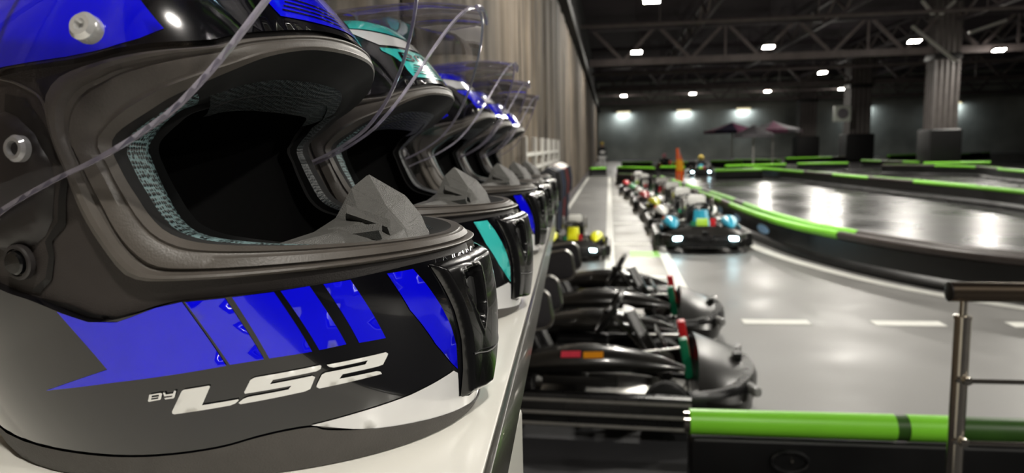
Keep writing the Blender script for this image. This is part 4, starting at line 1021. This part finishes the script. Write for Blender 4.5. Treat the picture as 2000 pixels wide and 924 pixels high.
# ------------------------------------------------------------------ flag, umbrellas, rack
fg = empty('feather_flag', (2.85, 30.0, 0)); tag(fg, 'tall orange feather flag standing beyond the kart row', 'flag')
MB().tube([(0, 0, 0), (0, 0, 1.45)], .012, 8).build('pole', 'white_steel', fg, True)
MB().lathe([(.16, 0), (.16, .02), (.03, .05)], n=16).build('base', 'plastic_black', fg, True)
for z0, z1, m_ in ((.06, .5, 'flag_orange'), (.5, .95, 'flag_yellow'), (.95, 1.42, 'flag_orange')):
    v = []; n = 7
    for i in range(n):
        z = z0 + (z1 - z0) * i / (n - 1); wd = .30 * (1 - max(0, z - .8) * 1.1)
        for k in range(5): v.append((-.03 - .0 + wd * (k / 4) - .1, .03 * math.sin(k * 1.4 + z * 3), z))
    mesh_obj('cloth', v, [(i * 5 + k, i * 5 + k + 1, (i + 1) * 5 + k + 1, (i + 1) * 5 + k) for i in range(n - 1) for k in range(4)], m_, fg, True)
def umbrella(loc, r_, zt, m1, m2, lab, rz=0.):
    t = empty('patio_umbrella', loc, rz); tag(t, lab, 'umbrella', 'umbrellas beside the track')
    MB().tube([(0, 0, 0), (0, 0, zt + .05)], .05, 10).build('pole', 'white_steel', t, True)
    MB().lathe([(.35, 0), (.35, .06), (.1, .12)], n=18).build('base', 'plastic_black', t, True)
    for k in range(8):
        a0, a1 = 2 * PI * k / 8, 2 * PI * (k + 1) / 8
        v = [(0, 0, zt)]
        for q in (.5, 1.0):
            for a in (a0, (a0 + a1) / 2, a1): v.append((r_ * q * math.cos(a) * (1 if a != (a0 + a1) / 2 else .95), r_ * q * math.sin(a) * (1 if a != (a0 + a1) / 2 else .95), zt - .55 * q ** .8))
        for a in (a0, (a0 + a1) / 2, a1): v.append((r_ * math.cos(a), r_ * math.sin(a), zt - .75))
        mesh_obj('canopy_panel', v, [(0, 1, 2), (0, 2, 3), (1, 4, 5, 2), (2, 5, 6, 3), (4, 7, 8, 5), (5, 8, 9, 6)], m1 if k % 2 else m2, t)
    return t
umbrella((8.45, 43.9, 0), 1.15, 2.62, 'canvas_grey', 'canvas_grey', 'small grey umbrella on a white pole beside the track')
umbrella((8.55, 52.0, 0), 1.95, 3.0, 'canvas_purple', 'canvas_pink', 'wide purple and pink umbrella left behind the grey one')
umbrella((10.35, 47.6, 0), 1.75, 2.9, 'canvas_pink', 'canvas_grey', 'wide pink and grey umbrella right behind the grey one', .3)
rk = empty('garment_rack', (-1.10, 9.3, 0)); tag(rk, 'white steel rack of uprights along the fabric wall beyond the shelf', 'rack')
for k in range(6):
    MB().box((0, k * 1.22, .87), (.07, .07, 1.74)).build('upright', 'white_steel', rk, bevel=.008)
for z in (1.50, 1.30): MB().box((0, 3.05, z), (.04, 6.2, .05)).build('rail', 'white_steel', rk)
sm_cols = ['cloth_dark', 'cloth_navy', 'cloth_dark', 'cloth_red', 'cloth_dark', 'cloth_navy', 'cloth_dark', 'cloth_dark', 'cloth_red', 'cloth_dark']
words = ['first', 'second', 'third', 'fourth', 'fifth', 'sixth', 'seventh', 'eighth', 'ninth', 'tenth']
for k in range(6):
    y = 11.75 + .62 * k; t = empty('racing_suit', (-1.0, y, 0)); tag(t, '%s racing suit hanging on the white rack, %s' % (words[k], {'cloth_dark': 'black', 'cloth_navy': 'navy', 'cloth_red': 'red'}[sm_cols[k]]), 'suit', 'suits on the rack')
    MB().tube([(-.1, 0, 1.275), (0, 0, 1.29), (0, 0, 1.27), (.10, .0, 1.22), (.16, 0, 1.19)], .006, 6).tube([(0, 0, 1.27), (-.10, 0, 1.22), (-.16, 0, 1.19)], .006, 6).build('hanger', 'kart_metal', t, True)
    secs = []
    for z, a, b in ((1.235, .06, .05), (1.19, .17, .07), (1.05, .17, .09), (.80, .15, .09), (.62, .17, .09), (.45, .16, .07)):
        secs.append([(a * math.cos(q), b * math.sin(q), z) for q in np.linspace(0, 2 * PI, 17)[:-1]])
    MB().loft(secs).build('torso', sm_cols[k], t, True)
    for s in (-1, 1):
        MB().tube([(s * .15, 0, 1.18), (s * .19, .01, .95), (s * .185, .03, .70)], [.055, .05, .04], 8).build('sleeve', sm_cols[k], t, True)
        MB().tube([(s * .08, 0, .52), (s * .085, 0, .30), (s * .09, .01, .08)], [.075, .065, .05], 8).build('trouser_leg', sm_cols[k], t, True)
drop(K0)
